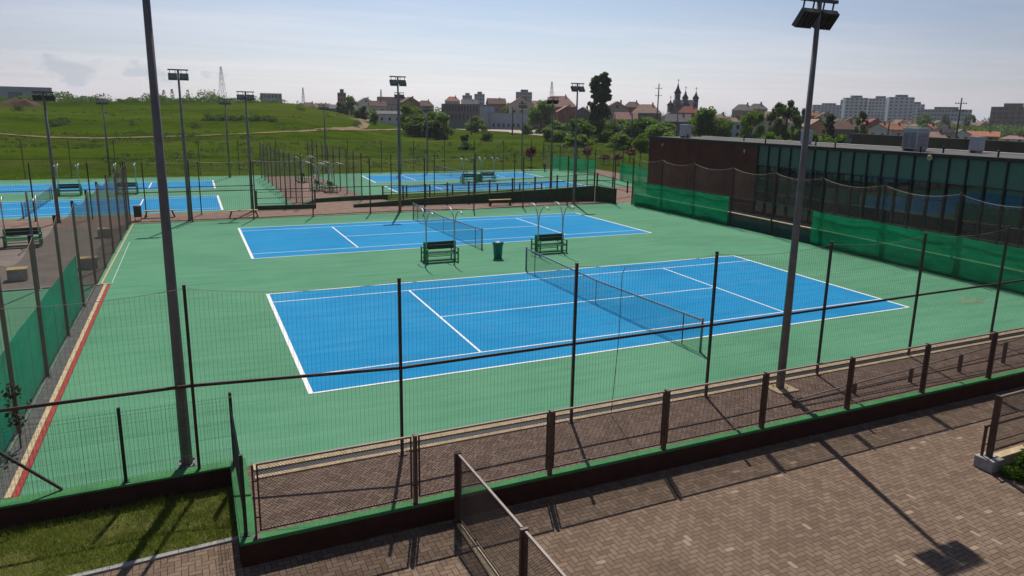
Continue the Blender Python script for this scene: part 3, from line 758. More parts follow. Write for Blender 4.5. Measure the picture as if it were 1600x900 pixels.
def make_plank():
    o = thing('plank_bench', 'x', 'bench', (0, 0, 0), 0, 'yellow plank benches')
    q = MB()
    for k in range(3): q.box(-.95, .95, -.19+k*.13, -.07+k*.13, .44, .49)
    q.build('seat', M['yellow'], o)
    for sx in (-1, 1):
        q = MB(); q.beam((sx*.92, 0, .0), (sx*.76, 0, .43), .08, .34, (0, 1, 0)) ; q.build('leg', M['frame'], o)
    return o
pk = make_plank()
for i, (p, lab) in enumerate((((20.1, 33.95, 0), 'yellow plank bench against the dark green ramp wall'), ((.55, 33.4, 0), 'yellow plank bench on the back path beside the low kerb wall'), ((-4.7, 35.0, 0), 'yellow plank bench on the back path behind the box bin'))):
    place(pk, i > 0, p, 0, lab)
def make_stool():
    o = thing('concrete_block', 'x', 'seat block', (0, 0, 0), 0, 'concrete seat blocks')
    q = MB(); q.box(-.36, .36, -.3, .3, 0, .45); q.build('block', M['concrete'], o, .02)
    q = MB(); q.box(-.37, .37, -.31, .31, .452, .50); q.build('seat', M['yellow'], o)
    return o
stl = make_stool()
for i, (p, lab) in enumerate((((-7.15, 19.0, 0), 'nearer concrete seat block with yellow top in the side yard'), ((-7.3, 27.8, 0), 'farther concrete seat block with yellow top in the side yard'), ((-9.6, 17.4, 0), 'concrete seat block with yellow top by the kerb at the left edge'))):
    place(stl, i > 0, p, .1, lab)
o = thing('yard_pole', 'thin grey steel pole in the side yard at left', 'pole', (-8.48, 15.0, 0))
q = MB(); q.tube([(0, 0, 0), (0, 0, 4.0)], .045, 8); q.build('shaft', M['galv'], o)
q = MB(); q.box(-.12, .12, -.12, .12, 0.002, .03); q.build('base_plate', M['concrete'], o)

# railings on the ramp and by the far court -----------------------------------------
def far_rail(label, pts, zs, h=1.0):
    o = thing('ramp_railing', label, 'railing', (pts[0][0], pts[0][1], 0)); org = Vector((pts[0][0], pts[0][1], 0)); rl = MB(); ms = MB()
    prev = None
    for i in range(len(pts)-1):
        a, c_ = Vector((*pts[i], zs[i]))-org, Vector((*pts[i+1], zs[i+1]))-org; n = max(1, round((c_-a).length/2.1))
        for k in range(n+(1 if i == len(pts)-2 else 0)):
            p = a+(c_-a)*(k/n); q = MB(); q.box(p.x-.06, p.x+.06, p.y-.04, p.y+.04, p.z, p.z+h+.12); q.build('post', M['brown_rail'], o)
        U = Vector((0, 0, 1))
        for zz in (h, .55*h, .12): rl.beam(a+U*zz, c_+U*zz, .04, .04)
        k2 = int((c_-a).length/.15)
        for k in range(k2):
            p = a+(c_-a)*(k/k2); ms.wire(p+U*.12, p+U*h, .004)
    rl.build('rail', M['brown_rail'], o); ms.build('mesh', M['mesh'], o); return o
far_rail('brown railing along the top of the dark green ramp wall', [(12.7, 36.35), (20.06, 36.1), (25.9, 35.1), (29.35, 34.7)], [.45, .78, 1.10, 1.29])
far_rail('brown railing turning the ramp corner towards the right fence', [(29.5, 34.5), (34, 36.5), (38, 36)], [1.29, .3, .02])
far_rail('brown railing on the low kerb wall at the far left courts', [(1.7, 36.9), (5.9, 36.7)], [.31, .31])
far_rail('brown railing on the low kerb wall before the far right court', [(12.2, 40.9), (20.5, 40.7), (27, 40.2)], [.0, .0, .0], .95)

# ------------------------------------------------------------------ brown building on the right
bx = 37.0
o = thing('sports_hall', 'long low brown building with a dark glass front and flat roof', 'building', (bx, 12, 0))
zr = 5.40; y_end, y_gl, y_s = 37.7-12, 23.6-12, -16-12
q = MB(); q.box(0, 6.2, y_gl, y_end, 0, zr-.12); q.build('wall', M['cladding'], o)
q = MB(); 
for k in range(6):
    yy = y_gl+(y_end-y_gl)*(k+.5)/6; q.box(-.012, 0-.001, yy-.012, yy+.012, .1, zr-.15)
q.build('cladding_joint', M['frame'], o)
q = MB(); q.box(.28, 6.2, y_s, y_gl-.002, 0, zr-.12); q.build('rear_wall', M['cladding'], o)
n_b = 37; step = 1.075
for i in range(n_b):
    y1 = y_gl-.02-i*step; y0 = y1-step
    w = MB(); w.box(.10, .26, y0+.045, y1-.045, 3.78, zr-.20); w.build('spandrel_panel', M['spandrel'], o)
    g = MB(); g.box(.12, .26, y0+.045, y1-.045, .25, 3.74); g.build('window', M['glass'], o)
q = MB()
for i in range(n_b+1):
    y1 = y_gl-.02-i*step; q.box(.0, .25, y1-.04, y1+.04, .05, zr-.19)
q.build('mullion', M['frame'], o)
q = MB(); q.box(.04, .25, y_s, y_gl-.07, 3.745, 3.775); q.box(.04, .25, y_s, y_gl-.07, .05, .245); q.build('transom', M['frame'], o)
q = MB(); q.box(-.14, 6.3, y_s, y_end+.05, zr-.118, zr); q.build('roof', M['roof'], o)
q = MB(); q.box(-.17, -.142, y_s, y_end+.05, zr-.18, zr+.04); q.box(6.31, 6.42, y_s, y_end+.05, zr-.4, zr+.02); q.build('fascia', M['frame'], o)
q = MB(); q.box(6.05, 6.3, y_s, y_end, zr+.002, zr+.06); q.build('parapet', M['white'], o)
for yy in (35.5, 24.9):
    q = MB(); q.box(-.14, -.002, yy-12-.07, yy-12+.07, 4.72, 4.84); q.tube([(-.1, yy-12, 4.72), (-.2, yy-12-.1, 4.62)], .05, 8); q.build('camera', M['pipe'], o)
q = MB(); q.tube([(-.16, -2.4, zr-.15), (-.30, -2.5, zr-.22)], [.12, .16], 10); q.build('lamp', M['kerb'], o)
for i, (px_, h_) in enumerate(((1.1, .35), (2.4, .4), (.6, .3), (1.6, .38), (.8, .3), (1.2, .3), (2.0, .35), (.9, .33))):
    yy = [33.5, 27.8, 23.5, 19.6, 17.2, 11.2, 10.3, 6.4][i]
    q = MB(); q.tube([(px_, yy-12, zr+.001), (px_, yy-12, zr+h_)], .05, 8); q.tube([(px_, yy-12, zr+h_), (px_, yy-12, zr+h_+.06)], [.09, .05], 8); q.build('roof_vent', M['frame'], o)
# roof units
def roof_unit(label, x, y, w, d, h, grille=True):
    t = thing('roof_unit', label, 'air conditioner', (x, y, zr+.002), 0, 'ventilation units on the flat roof')
    q = MB(); q.box(-w/2, w/2, -d/2, d/2, .15, h); q.box(-w/2-.03, w/2+.03, -d/2-.03, d/2+.03, h+.002, h+.14); q.build('casing', M['hvac'], t, .01)
    for y0 in (-d/2+.05, d/2-.15):
        q = MB(); q.box(-w/2+.05, w/2-.05, y0, y0+.10, 0, .148); q.build('base_rail', M['concrete'], t)
    if grille:
        q = MB()
        for k in range(11):
            z = .25+k*(h-.4)/11
            q.box(-w/2-.02, -w/2-.002, -d/2+.08, -.04, z, z+.035); q.box(-w/2-.02, -w/2-.002, .04, d/2-.08, z, z+.035)
            q.box(-w/2+.08, w/2-.08, -d/2-.02, -d/2-.002, z, z+.035)
        for k in range(8):
            y_ = -d/2+.1+k*(d-.2)/7; q.box(-w/2-.03, -w/2-.021, y_-.008, y_+.008, .2, h-.1)
        q.build('grille', M['galv'], t)
    return t
roof_unit('big grey louvred cooling unit on the flat roof', 39.4, 12.5, 1.1, 1.0, 1.3)
roof_unit('small pale ventilation box on the flat roof, right of the big cooling unit', 41.6, 10.0, .6, .6, .85, False)
roof_unit('small grey ventilation box on the roof above the brown wall', 39.0, 35.0, .7, .8, 1.05, False)
roof_unit('small ventilation box on the roof behind the tall floodlight pole', 40.2, 22.0, .6, .6, .9, False)

# ------------------------------------------------------------------ vegetation
def leaf_quad(mb, p, s, rnd):
    a = Vector((rnd.gauss(0, 1), rnd.gauss(0, 1), rnd.gauss(0, 1))).normalized(); c_ = a.cross(Vector((rnd.gauss(0, 1), rnd.gauss(0, 1), rnd.gauss(0, 1)))).normalized()
    a *= s*rnd.uniform(.6, 1.25); c_ *= s*rnd.uniform(.35, .8)
    mb.quad(p-a, p+c_*.9, p+a, p-c_*.9)
def crown_mesh(kind, seed, n):
    rnd = random.Random(seed); mb = MB(); cl = []
    if kind == 'round':
        for k in range(22):
            a = rnd.uniform(0, 2*PI); z = rnd.uniform(.22, .95); rr = .44*math.sqrt(max(.05, 1-((z-.52)/.52)**2))*rnd.uniform(.35, 1.0)
            cl.append((Vector((rr*math.cos(a), rr*math.sin(a), z)), rnd.uniform(.12, .20)))
        s = .046
    elif kind == 'bush':
        for k in range(18):
            a = rnd.uniform(0, 2*PI); z = rnd.uniform(.08, .82); rr = .5*math.sqrt(max(.08, 1-(z/.95)**2))*rnd.uniform(.3, 1.0)
            cl.append((Vector((rr*math.cos(a), rr*math.sin(a), z)), rnd.uniform(.13, .22)))
        s = .06
    elif kind == 'poplar':
        for k in range(110):
            z = rnd.uniform(.03, .98); w = .105*min(1, z/.06)**.5*min(1, (1.03-z)/.30)**.6
            a = rnd.uniform(0, 2*PI); rr = w*rnd.uniform(.1, .95)
            cl.append((Vector((rr*math.cos(a), rr*math.sin(a), z)), rnd.uniform(.022, .042)))
        s = .022
    elif kind == 'open':
        for k in range(26):
            a = rnd.uniform(0, 2*PI); z = rnd.uniform(.18, .95); rr = .40*(.35+.65*math.sin(PI*min(1, z*1.02)))*rnd.uniform(.55, 1.0)
            cl.append((Vector((rr*math.cos(a), rr*math.sin(a), z)), rnd.uniform(.07, .115)))
        s = .036
    elif kind == 'ball':
        for k in range(12):
            d = Vector((rnd.gauss(0, 1), rnd.gauss(0, 1), rnd.gauss(0, 1))).normalized()*rnd.uniform(.05, .2)
            cl.append((Vector((0, 0, .72))+d*Vector((1, 1, 1)).length*.7, rnd.uniform(.10, .16)))
        s = .05
    for _ in range(n):
        c_, r = rnd.choice(cl); d = Vector((rnd.gauss(0, 1), rnd.gauss(0, 1), rnd.gauss(0, .9))).normalized()*r*(rnd.random()**.35)*(1+.25*rnd.gauss(0, .4))
        leaf_quad(mb, c_+d, s, rnd)
    return mb, cl
def trunk_mesh(kind, cl, seed):
    rnd = random.Random(seed+99); mb = MB(); top = {'round': .6, 'bush': .3, 'poplar': .9, 'open': .75, 'ball': .62}[kind]; r0 = {'round': .035, 'bush': .03, 'poplar': .018, 'open': .025, 'ball': .022}[kind]
    mb.tube([(0, 0, -.03), (.008, .004, top*.35), (-.006, .006, top*.7), (0, 0, top)], [r0, r0*.8, r0*.55, r0*.25], 7)
    for c_, r in cl[::3]:
        z0 = min(top*.9, max(.1, c_.z*.55)); m_ = Vector((c_.x*.45, c_.y*.45, (z0+c_.z)/2))
        mb.tube([(0, 0, z0), m_, c_], [r0*.4, r0*.26, r0*.1], 5)
    return mb
PROTO = {}
def tree_proto(kind, seed, n, leafm):
    key = (kind, seed, leafm)
    if key not in PROTO:
        mb, cl = crown_mesh(kind, seed, n); PROTO[key] = (mb.mesh('crown', M[leafm]), trunk_mesh(kind, cl, seed).mesh('trunk', M['trunk']))
    return PROTO[key]
def tree(name, kind, seed, loc, w, h, label, cat='tree', leafm='leaf', group=None, n=2600):
    cm, tm = tree_proto(kind, seed, n, leafm)
    o = thing(name, label, cat, loc, R.uniform(0, 6.28), group); o.scale = (w, w, h)
    for nm, me in (('trunk', tm), ('crown', cm)):
        c_ = bpy.data.objects.new(nm, me); COL.objects.link(c_); c_.parent = o
    return o
def bgpos(u, dist):
    p = at(u, 180, dist); return Vector((p.x, p.y, land(p.x, p.y)))
def htop(u, v, dist, z0): return at(u, v, dist).z - z0
def px2m(px_, dist): return px_*dist/FPX
# (name, kind, seed, u, v_top, width_px, distance, leaf, label)
TR = [
 ('poplar', 'poplar', 1, 929, 119, 70, 200, 'leaf_dark', 'left column of the tall dark double poplar beyond the far court'),
 ('poplar', 'poplar', 2, 942, 114, 78, 201, 'leaf_dark', 'right and taller column of the tall dark double poplar'),
 ('tree', 'round', 3, 642, 166, 36, 215, 'leaf', 'broad green tree left of the flat grey office, at the meadow edge'),
 ('bush', 'bush', 4, 663, 168, 46, 205, 'leaf', 'big rounded green bush at the foot of the hill, in front of the broad tree'),
 ('bush', 'bush', 5, 689, 176, 32, 200, 'leaf', 'green bush just left of the grey office corner'),
 ('bush', 'bush', 6, 681, 186, 24, 190, 'leaf_dark', 'small dark bush in front of the bush at the office corner'),
 ('bush', 'bush', 7, 744, 178, 26, 270, 'leaf', 'green tree in front of the grey office windows'),
 ('tree', 'round', 8, 845, 160, 48, 265, 'leaf', 'leafy tree at the right end of the grey office'),
 ('bush', 'bush', 9, 824, 190, 16, 255, 'leaf', 'small yellow green bush beside the parked cars'),
 ('bush', 'bush', 4, 880, 186, 40, 215, 'leaf', 'pale green bush left of the far floodlight pole at the poplar'),
 ('bush', 'bush', 5, 908, 184, 40, 185, 'leaf', 'bright bush directly left of the poplar foot'),
 ('bush', 'bush', 6, 866, 200, 34, 190, 'leaf', 'low bright bush beside the road, left of the white car'),
 ('bush', 'bush', 7, 905, 208, 34, 160, 'leaf', 'low bush near the white car on the road'),
 ('bush', 'bush', 9, 967, 184, 46, 190, 'leaf', 'bright bush right of the poplar foot'),
 ('bush', 'bush', 3, 1000, 182, 48, 185, 'leaf', 'bright bush in the thicket between poplar and brown building'),
 ('bush', 'bush', 4, 1037, 186, 50, 180, 'leaf', 'bright bush at the end of the thicket above the brown building'),
 ('bush', 'bush', 8, 1003, 207, 30, 140, 'leaf', 'dark round bush touching the left corner of the brown building'),
 ('bush', 'bush', 5, 972, 208, 36, 150, 'leaf', 'low leafy bush behind the red shrubs'),
 ('tree', 'round', 12, 1101, 172, 60, 170, 'leaf', 'broad round tree above the brown wall, right of the roof vent box'),
 ('tree', 'round', 13, 1133, 184, 30, 168, 'leaf', 'small tree to the right of the broad round tree'),
 ('tree', 'round', 3, 1176, 178, 42, 160, 'leaf', 'green tree in front of the grey mansard houses'),
 ('tree', 'open', 14, 1231, 149, 62, 150, 'leaf_dark', 'tall loose tree just left of the tall floodlight pole'),
 ('tree', 'open', 15, 1253, 172, 30, 170, 'leaf_dark', 'dark tree half hidden behind the tall floodlight pole'),
 ('cypress', 'poplar', 16, 1299, 178, 62, 160, 'leaf_dark', 'dark narrow tree right of the salmon gable house'),
 ('cypress', 'open', 17, 1347, 176, 28, 170, 'leaf_dark', 'dark narrow tree below the white apartment towers'),
 ('bush', 'bush', 6, 1282, 203, 40, 120, 'leaf', 'bright low bush on the roof line right of the floodlight pole'),
 ('bush', 'bush', 7, 1310, 206, 36, 122, 'leaf', 'second bright low bush on the roof line, below the dark narrow tree'),
 ('bush', 'bush', 8, 1205, 205, 30, 122, 'leaf', 'small bush on the roof line left of the tall loose tree'),
 ('tree', 'round', 12, 549, 152, 26, 300, 'leaf', 'single round tree on the hill shoulder'),
 ('bush', 'bush', 9, 564, 164, 20, 260, 'leaf_dark', 'dark bush right of the single round tree on the hill'),
 ('bush', 'bush', 3, 534, 159, 14, 290, 'leaf_dark', 'small dark bush left of the single round tree on the hill'),
 ('bush', 'bush', 8, 585, 173, 10, 240, 'leaf', 'tiny bush beside the white shed roof'),
 ('bush', 'bush', 6, 726, 209, 12, 170, 'leaf_dark', 'small dark shrub alone in the meadow below the office'),
 ('bush', 'bush', 7, 729, 220, 20, 140, 'leaf', 'low spreading shrub in the meadow behind the distant net'),
 ('bush', 'bush', 5, 760, 203, 18, 185, 'leaf', 'small tree shaped shrub beside the road below the parked cars'),
 ('tree', 'open', 13, 1517, 176, 22, 420, 'leaf_dark', 'distant dark tree left of the brown slab block'),
 ('tree', 'round', 8, 1445, 178, 24, 450, 'leaf', 'distant green tree in front of the long grey block'),
 ('tree', 'round', 12, 1478, 180, 12, 440, 'leaf_dark', 'distant narrow tree in the middle of the long grey block'),
 ('bush', 'bush', 3, 795, 160, 26, 380, 'leaf', 'green treetop behind the grey office roof'),
 ('tree', 'round', 13, 1370, 192, 16, 380, 'leaf', 'small green tree among roofs below the apartment towers'),
]
WF = {'poplar': 1.0}
for nm, kd, sd, u, vt, wp, dist, lf_, lab in TR:
    p = bgpos(u, dist); h = htop(u, vt, dist, p.z); w = px2m(wp, dist)
    if kd == 'poplar': w = px2m(wp*1.5, dist)
    elif nm == 'bush': w *= 1.3
    else: w *= 1.1
    tree(nm, kd, sd, p, w, max(1.0, h), lab, 'bush' if nm == 'bush' else 'tree', lf_, None, 9000 if kd in ('poplar',) else 3000)
for i, (u, vb, vt, y, lab) in enumerate(((832, 268, 232, 70.5, 'small red leaved tree behind the far court, left of the green windscreen'), (919, 268, 230, 72, 'larger red leaved tree rising over the green windscreen'), (946, 268, 242, 72, 'small red tree at the right end of the first green windscreen'), (970, 272, 242, 70, 'small red tree left of the second green windscreen'), (987, 266, 233, 76, 'faint red tree behind the second green windscreen'))):
    d = ray(u, vb); p = CAM+d*((y-CAM.y)/d.y); dist = (p-CAM).dot(FW); p = bgpos(u, dist)
    tree('red_tree', 'ball', 30+i, p, px2m(38, dist), htop(u, vt, dist, p.z)/.95, lab, 'tree', 'leaf_red', 'red leaved trees behind the far court', 900)
tree('shrub', 'bush', 40, (14.05, -9.72, -.40), .95, .74, 'leafy green shrub beside the concrete block at the right edge', 'shrub', 'leaf', None, 3000)
tree('shrub', 'bush', 41, (15.0, -9.9, -.40), 1.1, .75, 'leafy shrub behind the first one along the railing at the right edge', 'shrub', 'leaf', None, 3000)
# bronze climber on the side fence
mb = MB(); rr_ = random.Random(5)
for k in range(90): leaf_quad(mb, Vector((rr_.gauss(0, .10), rr_.gauss(0, .10), rr_.uniform(.5, 1.5))), .075, rr_)
o = thing('climbing_plant', 'dark bronze leaved climber on a fence post at the left edge', 'plant', (-6.30, -.75, .0))
mb.build('foliage', M['leaf_brown'], o)
mb = MB(); mb.tube([(0, 0, 0), (.02, .02, .8), (0, 0, 1.5)], .018, 6); mb.build('stem', M['trunk'], o)

# hedge along the crest, far woods, grass ------------------------------------------
def leaf_stuff(name, label, spots, leafm, seed):
    rnd = random.Random(seed); mb = MB()
    for (x, y, z, w, h, n, s) in spots:
        for _ in range(n):
            a = rnd.uniform(0, 2*PI); t = rnd.random()**.5; zz = rnd.random()
            k = math.sqrt(max(0, 1-(zz*.96)**2))
            leaf_quad(mb, Vector((x+w/2*t*k*math.cos(a), y+w/2*t*k*math.sin(a), z+h*zz)), s*rnd.uniform(.7, 1.3), rnd)
    o = mb.build(name, M[leafm]); return tag(o, label, 'vegetation', None, 'stuff')
sp = []; rnd = random.Random(21)
for i in range(240):
    u = rnd.uniform(-60, 440); dist = rnd.uniform(258, 300); p = bgpos(u, dist)
    h = rnd.uniform(1.6, 4.6)*(.75+.9*NZ.noise(Vector((u*.035, 0, 2))))*(1.4 if (80 < u < 120) else 1)*(.6 if u > 405 else 1); sp.append((p.x, p.y, p.z-.3, h*rnd.uniform(1.8, 3.6), h, 150, .36))
for u, v_, hh in ((259, 141, 7), (272, 139, 8), (296, 141, 7), (110, 143, 4)):
    p = bgpos(u, 340); sp.append((p.x, p.y, p.z, 2.6, htop(u, v_, 340, p.z), 200, .4))
leaf_stuff('hedgerow', 'dark green hedge of bushes along the crest of the meadow', sp, 'far_leaf', 3)
sp = []
for i in range(150):
    u = rnd.uniform(1440, 1700); dist = rnd.uniform(330, 420); p = bgpos(u, dist); h = rnd.uniform(3, 6)
    sp.append((p.x, p.y, p.z-.3, h*1.8, h, 90, .6))
for i in range(240):
    u = rnd.uniform(440, 1480); dist = rnd.uniform(330, 620); p = bgpos(u, dist); h = rnd.uniform(3, 7)
    sp.append((p.x, p.y, p.z-.3, h*1.4, h, 50, .7))
for i in range(320):
    u = rnd.uniform(400, 1750); dist = rnd.uniform(900, 1500); p = bgpos(u, dist); h = rnd.uniform(9, 15)
    sp.append((p.x, p.y, p.z-.3, h*2.4, h, 45, 1.7))
leaf_stuff('town_greenery', 'mass of distant trees and gardens between the town houses', sp, 'far_leaf', 4)
sp = []
for i in range(110):  # dense dark row stands in for the shadow of the earth bank
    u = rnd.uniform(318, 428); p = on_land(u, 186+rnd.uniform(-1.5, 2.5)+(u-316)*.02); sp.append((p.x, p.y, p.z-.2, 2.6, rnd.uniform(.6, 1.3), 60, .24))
for (uu, vv, k) in ((88, 197, 6), (102, 193, 5), (305, 200, 4), (560, 198, 5), (468, 172, 5), (205, 195, 3), (30, 172, 4)):
    for i in range(k): p = on_land(uu+rnd.uniform(-6, 6), vv+rnd.uniform(-2, 2)); sp.append((p.x, p.y, p.z-.2, 2.4, rnd.uniform(.7, 1.5), 70, .22))
for i in range(260):
    u = rnd.uniform(-20, 660); p = on_land(u, rnd.uniform(166, 262)); cl_ = NZ.noise(Vector((p.x*.03, p.y*.03, 5)))
    if p.y < 70 or cl_ < -.05: continue
    for k in range(3): sp.append((p.x+rnd.gauss(0, 1.8), p.y+rnd.gauss(0, 1.8), p.z-.12, rnd.uniform(1.2, 3.2), rnd.uniform(.25, .65), 36, .15))
for i in range(140):
    u = rnd.uniform(640, 1000); v_ = rnd.uniform(225, 255); p = on_land(u, v_)
    if p.y > 69: sp.append((p.x, p.y, p.z-.1, rnd.uniform(.8, 1.8), rnd.uniform(.3, .9), 60, .12))
leaf_stuff('scrub_and_ditch_shade', 'dark scrub and weeds dotted over the meadow, one row standing in for a ditch shadow', sp, 'leaf_dark', 6)
mb = MB(); rnd = random.Random(77)
for i in range(9000):
    a = rnd.uniform(math.radians(-14), math.radians(50)); d = 88+ (rnd.random()**2.2)*120; x, y = -2.45+d*math.sin(a), -18+d*math.cos(a)
    if y < 68.5: continue
    z = land(x, y); s = rnd.uniform(.03, .10); w = rnd.uniform(.04, .12); t = rnd.uniform(0, PI); dx, dy = math.cos(t)*w, math.sin(t)*w
    mb.quad((x-dx, y-dy, z-.05), (x+dx, y+dy, z-.05), (x+dx*.6+rnd.uniform(-.1, .1), y+dy*.6, z+s), (x-dx*.7, y-dy*.7, z+s*.8))
tag(mb.build('meadow_tufts', M['blade']), 'tufts of long grass over the sloping meadow', 'grass', None, 'stuff')
mb = MB()
def lawn_ok(x, y): return y < -3.44 and y > -5.36 + (x+2.15)*.04 and x < -2.2
for i in range(30000):
    x, y = rnd.uniform(-9, -2.2), rnd.uniform(-5.8, -3.44)
    if not lawn_ok(x, y): continue
    dens = NZ.noise(Vector((x*1.3, y*1.3, 0)))
    if dens < -.25 and rnd.random() < .6: continue
    h = rnd.uniform(.04, .13)*(1+.8*max(0, dens)); a = rnd.uniform(0, 2*PI); w = .005; lx, ly = rnd.gauss(0, .05), rnd.gauss(0, .05)
    dx, dy = math.cos(a)*w, math.sin(a)*w
    mb.quad((x-dx, y-dy, -.405), (x+dx, y+dy, -.405), (x+lx, y+ly, -.405+h))
tag(mb.build('lawn_grass', M['blade']), 'long uneven grass of the small lawn behind the paved plaza', 'grass', None, 'stuff')

# track, road, bare earth
def drape(name, uv, w, m):
    pts = [on_land(u, v) for u, v in uv]; out = []
    for a, c_ in zip(pts, pts[1:]):
        k = max(1, int((c_-a).length/3))
        for i in range(k):
            p = a+(c_-a)*(i/k); out.append(p)
    out.append(pts[-1]); mb = MB(); L = []
    for i, p in enumerate(out):
        d = out[min(i+1, len(out)-1)]-out[max(i-1, 0)]; d.z = 0; n = Vector((-d.y, d.x, 0)).normalized()
        for s in (-1, -.33, .33, 1):
            ww = w*.5*(1+.35*NZ.noise(Vector((i*.4, s*3, w)))); x, y = p.x+n.x*ww*s, p.y+n.y*ww*s; mb.v.append((x, y, land(x, y)+.10))
    for i in range(len(out)-1):
        for s in range(3):
            n0 = i*4+s; mb.f.append((n0, n0+1, n0+5, n0+4)); mb.sm.append(True)
    return tag(mb.build(name, m), kind='structure')
drape('track', [(-40, 207), (20, 211), (80, 216), (160, 217), (240, 215), (320, 212.5), (400, 209), (470, 206), (530, 203.5)], 1.7, M['track'])
drape('track', [(500, 204.5), (540, 202), (566, 198), (572, 193), (562, 188), (548, 186)], 2.6, M['track'])
drape('track', [(566, 188.5), (580, 189.5), (594, 187)], 3.6, M['track'])
drape('track', [(530, 203.5), (600, 203.5), (650, 201)], 1.5, M['track'])
drape('road', [(700, 198.5), (740, 199), (770, 201.5), (800, 206), (840, 210), (880, 214), (930, 219), (975, 223)], 9, M['asphalt'])
sheet('car_park', [tuple(G(u, v).xy) for u, v in ((712, 202.0), (808, 206.5), (850, 205), (790, 199.0), (722, 197.5))], .03, M['asphalt'])
mb = MB(); p = on_land(33, 166)
NRr, NAa = 10, 28
for i in range(NRr+1):
    for j in range(NAa):
        r = i/NRr; a = 2*PI*j/NAa; x, y = p.x+5.5*r*math.cos(a), p.y+4*r*math.sin(a)
        mb.v.append((x, y, land(x, y)-.1+1.9*(1-r*r)**1.2*(1+.7*NZ.noise(Vector((x*.4, y*.4, 1))))))
for i in range(NRr):
    for j in range(NAa): mb.f.append((i*NAa+j, i*NAa+(j+1) % NAa, (i+1)*NAa+(j+1) % NAa, (i+1)*NAa+j)); mb.sm.append(True)
tag(mb.build('dirt_mound', M['earth']), kind='structure')

# ------------------------------------------------------------------ town
WC = {'white': (.55, .53, .50), 'cream': (.52, .43, .32), 'salmon': (.52, .25, .16), 'grey': (.125, .125, .135), 'pink': (.45, .33, .30), 'blue': (.30, .36, .42), 'stone': (.34, .28, .24), 'brick': (.25, .11, .08)}
RC = {'brown': (.16, .095, .075), 'red': (.22, .07, .05), 'grey': (.15, .14, .14), 'tan': (.30, .20, .15), 'dark': (.045, .04, .045), 'orange': (.36, .15, .085), 'pinkish': (.30, .18, .15)}
for k_, v_ in WC.items(): M['w_'+k_] = simple('plaster_'+k_, v_, .85, 0, .1, .4)
for k_, v_ in RC.items(): M['r_'+k_] = simple('roof_tiles_'+k_, v_, .75, 0, .2, 1.2)
M['win'] = simple('house_window', (.03, .035, .045), .15, 0, .2, .5)
def house(u, vr, wp, dist, wall, roof, kind, label, rz=0.0, eave=.62, depth=.7, chim=True):
    p = bgpos(u, dist); H = htop(u, vr, dist, p.z); W = px2m(wp*1.06, dist); D = W*depth; he = max(H*eave, H-W*.30)
    o = thing('house', label, 'house', p, _az(u)+rz, 'town houses beyond the courts')
    q = MB(); q.box(-W/2, W/2, -D/2, D/2, -.6, he)
    if kind == 'gable': q.f += [(len(q.v), len(q.v)+1, len(q.v)+2), (len(q.v)+3, len(q.v)+5, len(q.v)+4)]; q.sm += [False]*2; q.v += [(-W/2, -D/2, he), (W/2, -D/2, he), (0, -D/2, H-.15), (-W/2, D/2, he), (W/2, D/2, he), (0, D/2, H-.15)]
    if kind == 'side': q.f += [(len(q.v), len(q.v)+1, len(q.v)+2), (len(q.v)+3, len(q.v)+5, len(q.v)+4)]; q.sm += [False]*2; q.v += [(-W/2, D/2, he), (-W/2, -D/2, he), (-W/2, 0, H-.15), (W/2, D/2, he), (W/2, -D/2, he), (W/2, 0, H-.15)]
    q.build('wall', M['w_'+wall], o)
    r = MB(); e = .35; t = .18
    def slab(a, b_, c_, d_): r.hexa([a, b_, c_, d_], [tuple(Vector(x)+Vector((0, 0, t))) for x in (a, b_, c_, d_)])
    if kind == 'gable':
        slab((-W/2-e, -D/2-e, he-.2), (0, -D/2-e, H), (0, D/2+e, H), (-W/2-e, D/2+e, he-.2)); slab((0, -D/2-e, H), (W/2+e, -D/2-e, he-.2), (W/2+e, D/2+e, he-.2), (0, D/2+e, H))
    elif kind == 'side':
        slab((-W/2-e, -D/2-e, he-.2), (W/2+e, -D/2-e, he-.2), (W/2+e, 0, H), (-W/2-e, 0, H)); slab((-W/2-e, 0, H), (W/2+e, 0, H), (W/2+e, D/2+e, he-.2), (-W/2-e, D/2+e, he-.2))
    else:
        g = W*.22; n = len(r.v); r.v += [(-W/2-e, -D/2-e, he), (W/2+e, -D/2-e, he), (W/2+e, D/2+e, he), (-W/2-e, D/2+e, he), (-g, 0, H), (g, 0, H)]
        for f in ((0, 1, 5, 4), (1, 2, 5), (2, 3, 4, 5), (3, 0, 4), (3, 2, 1, 0)): r.f.append(tuple(n+i for i in f)); r.sm.append(False)
    ro = r.build('roof', M['r_'+roof], o)
    if chim:
        c_ = MB(); x = W*.2; c_.box(x-.3, x+.3, -.3, .3, he+(H-he)*.4, H+.7); c_.build('chimney', M['w_brick'], ro)
    nw = max(2, int(W/3.2)); 
    for zf in ([.3, .72] if he > 4.8 else [.5]):
        for i in range(nw):
            x = -W/2+W*(i+.5)/nw; q = MB(); q.box(x-.5, x+.5, -D/2-.03, -D/2-.004, he*zf-.65, he*zf+.65); q.build('window', M['win'], o)
    if kind == 'gable' and H-he > 2.2:
        q = MB(); q.box(-.5, .5, -D/2-.03, -D/2-.004, he+.3, he+1.4); q.build('window', M['win'], o)
    return o
def _az(u):
    d = ray(u, 180); return -math.atan2(d.x, d.y)
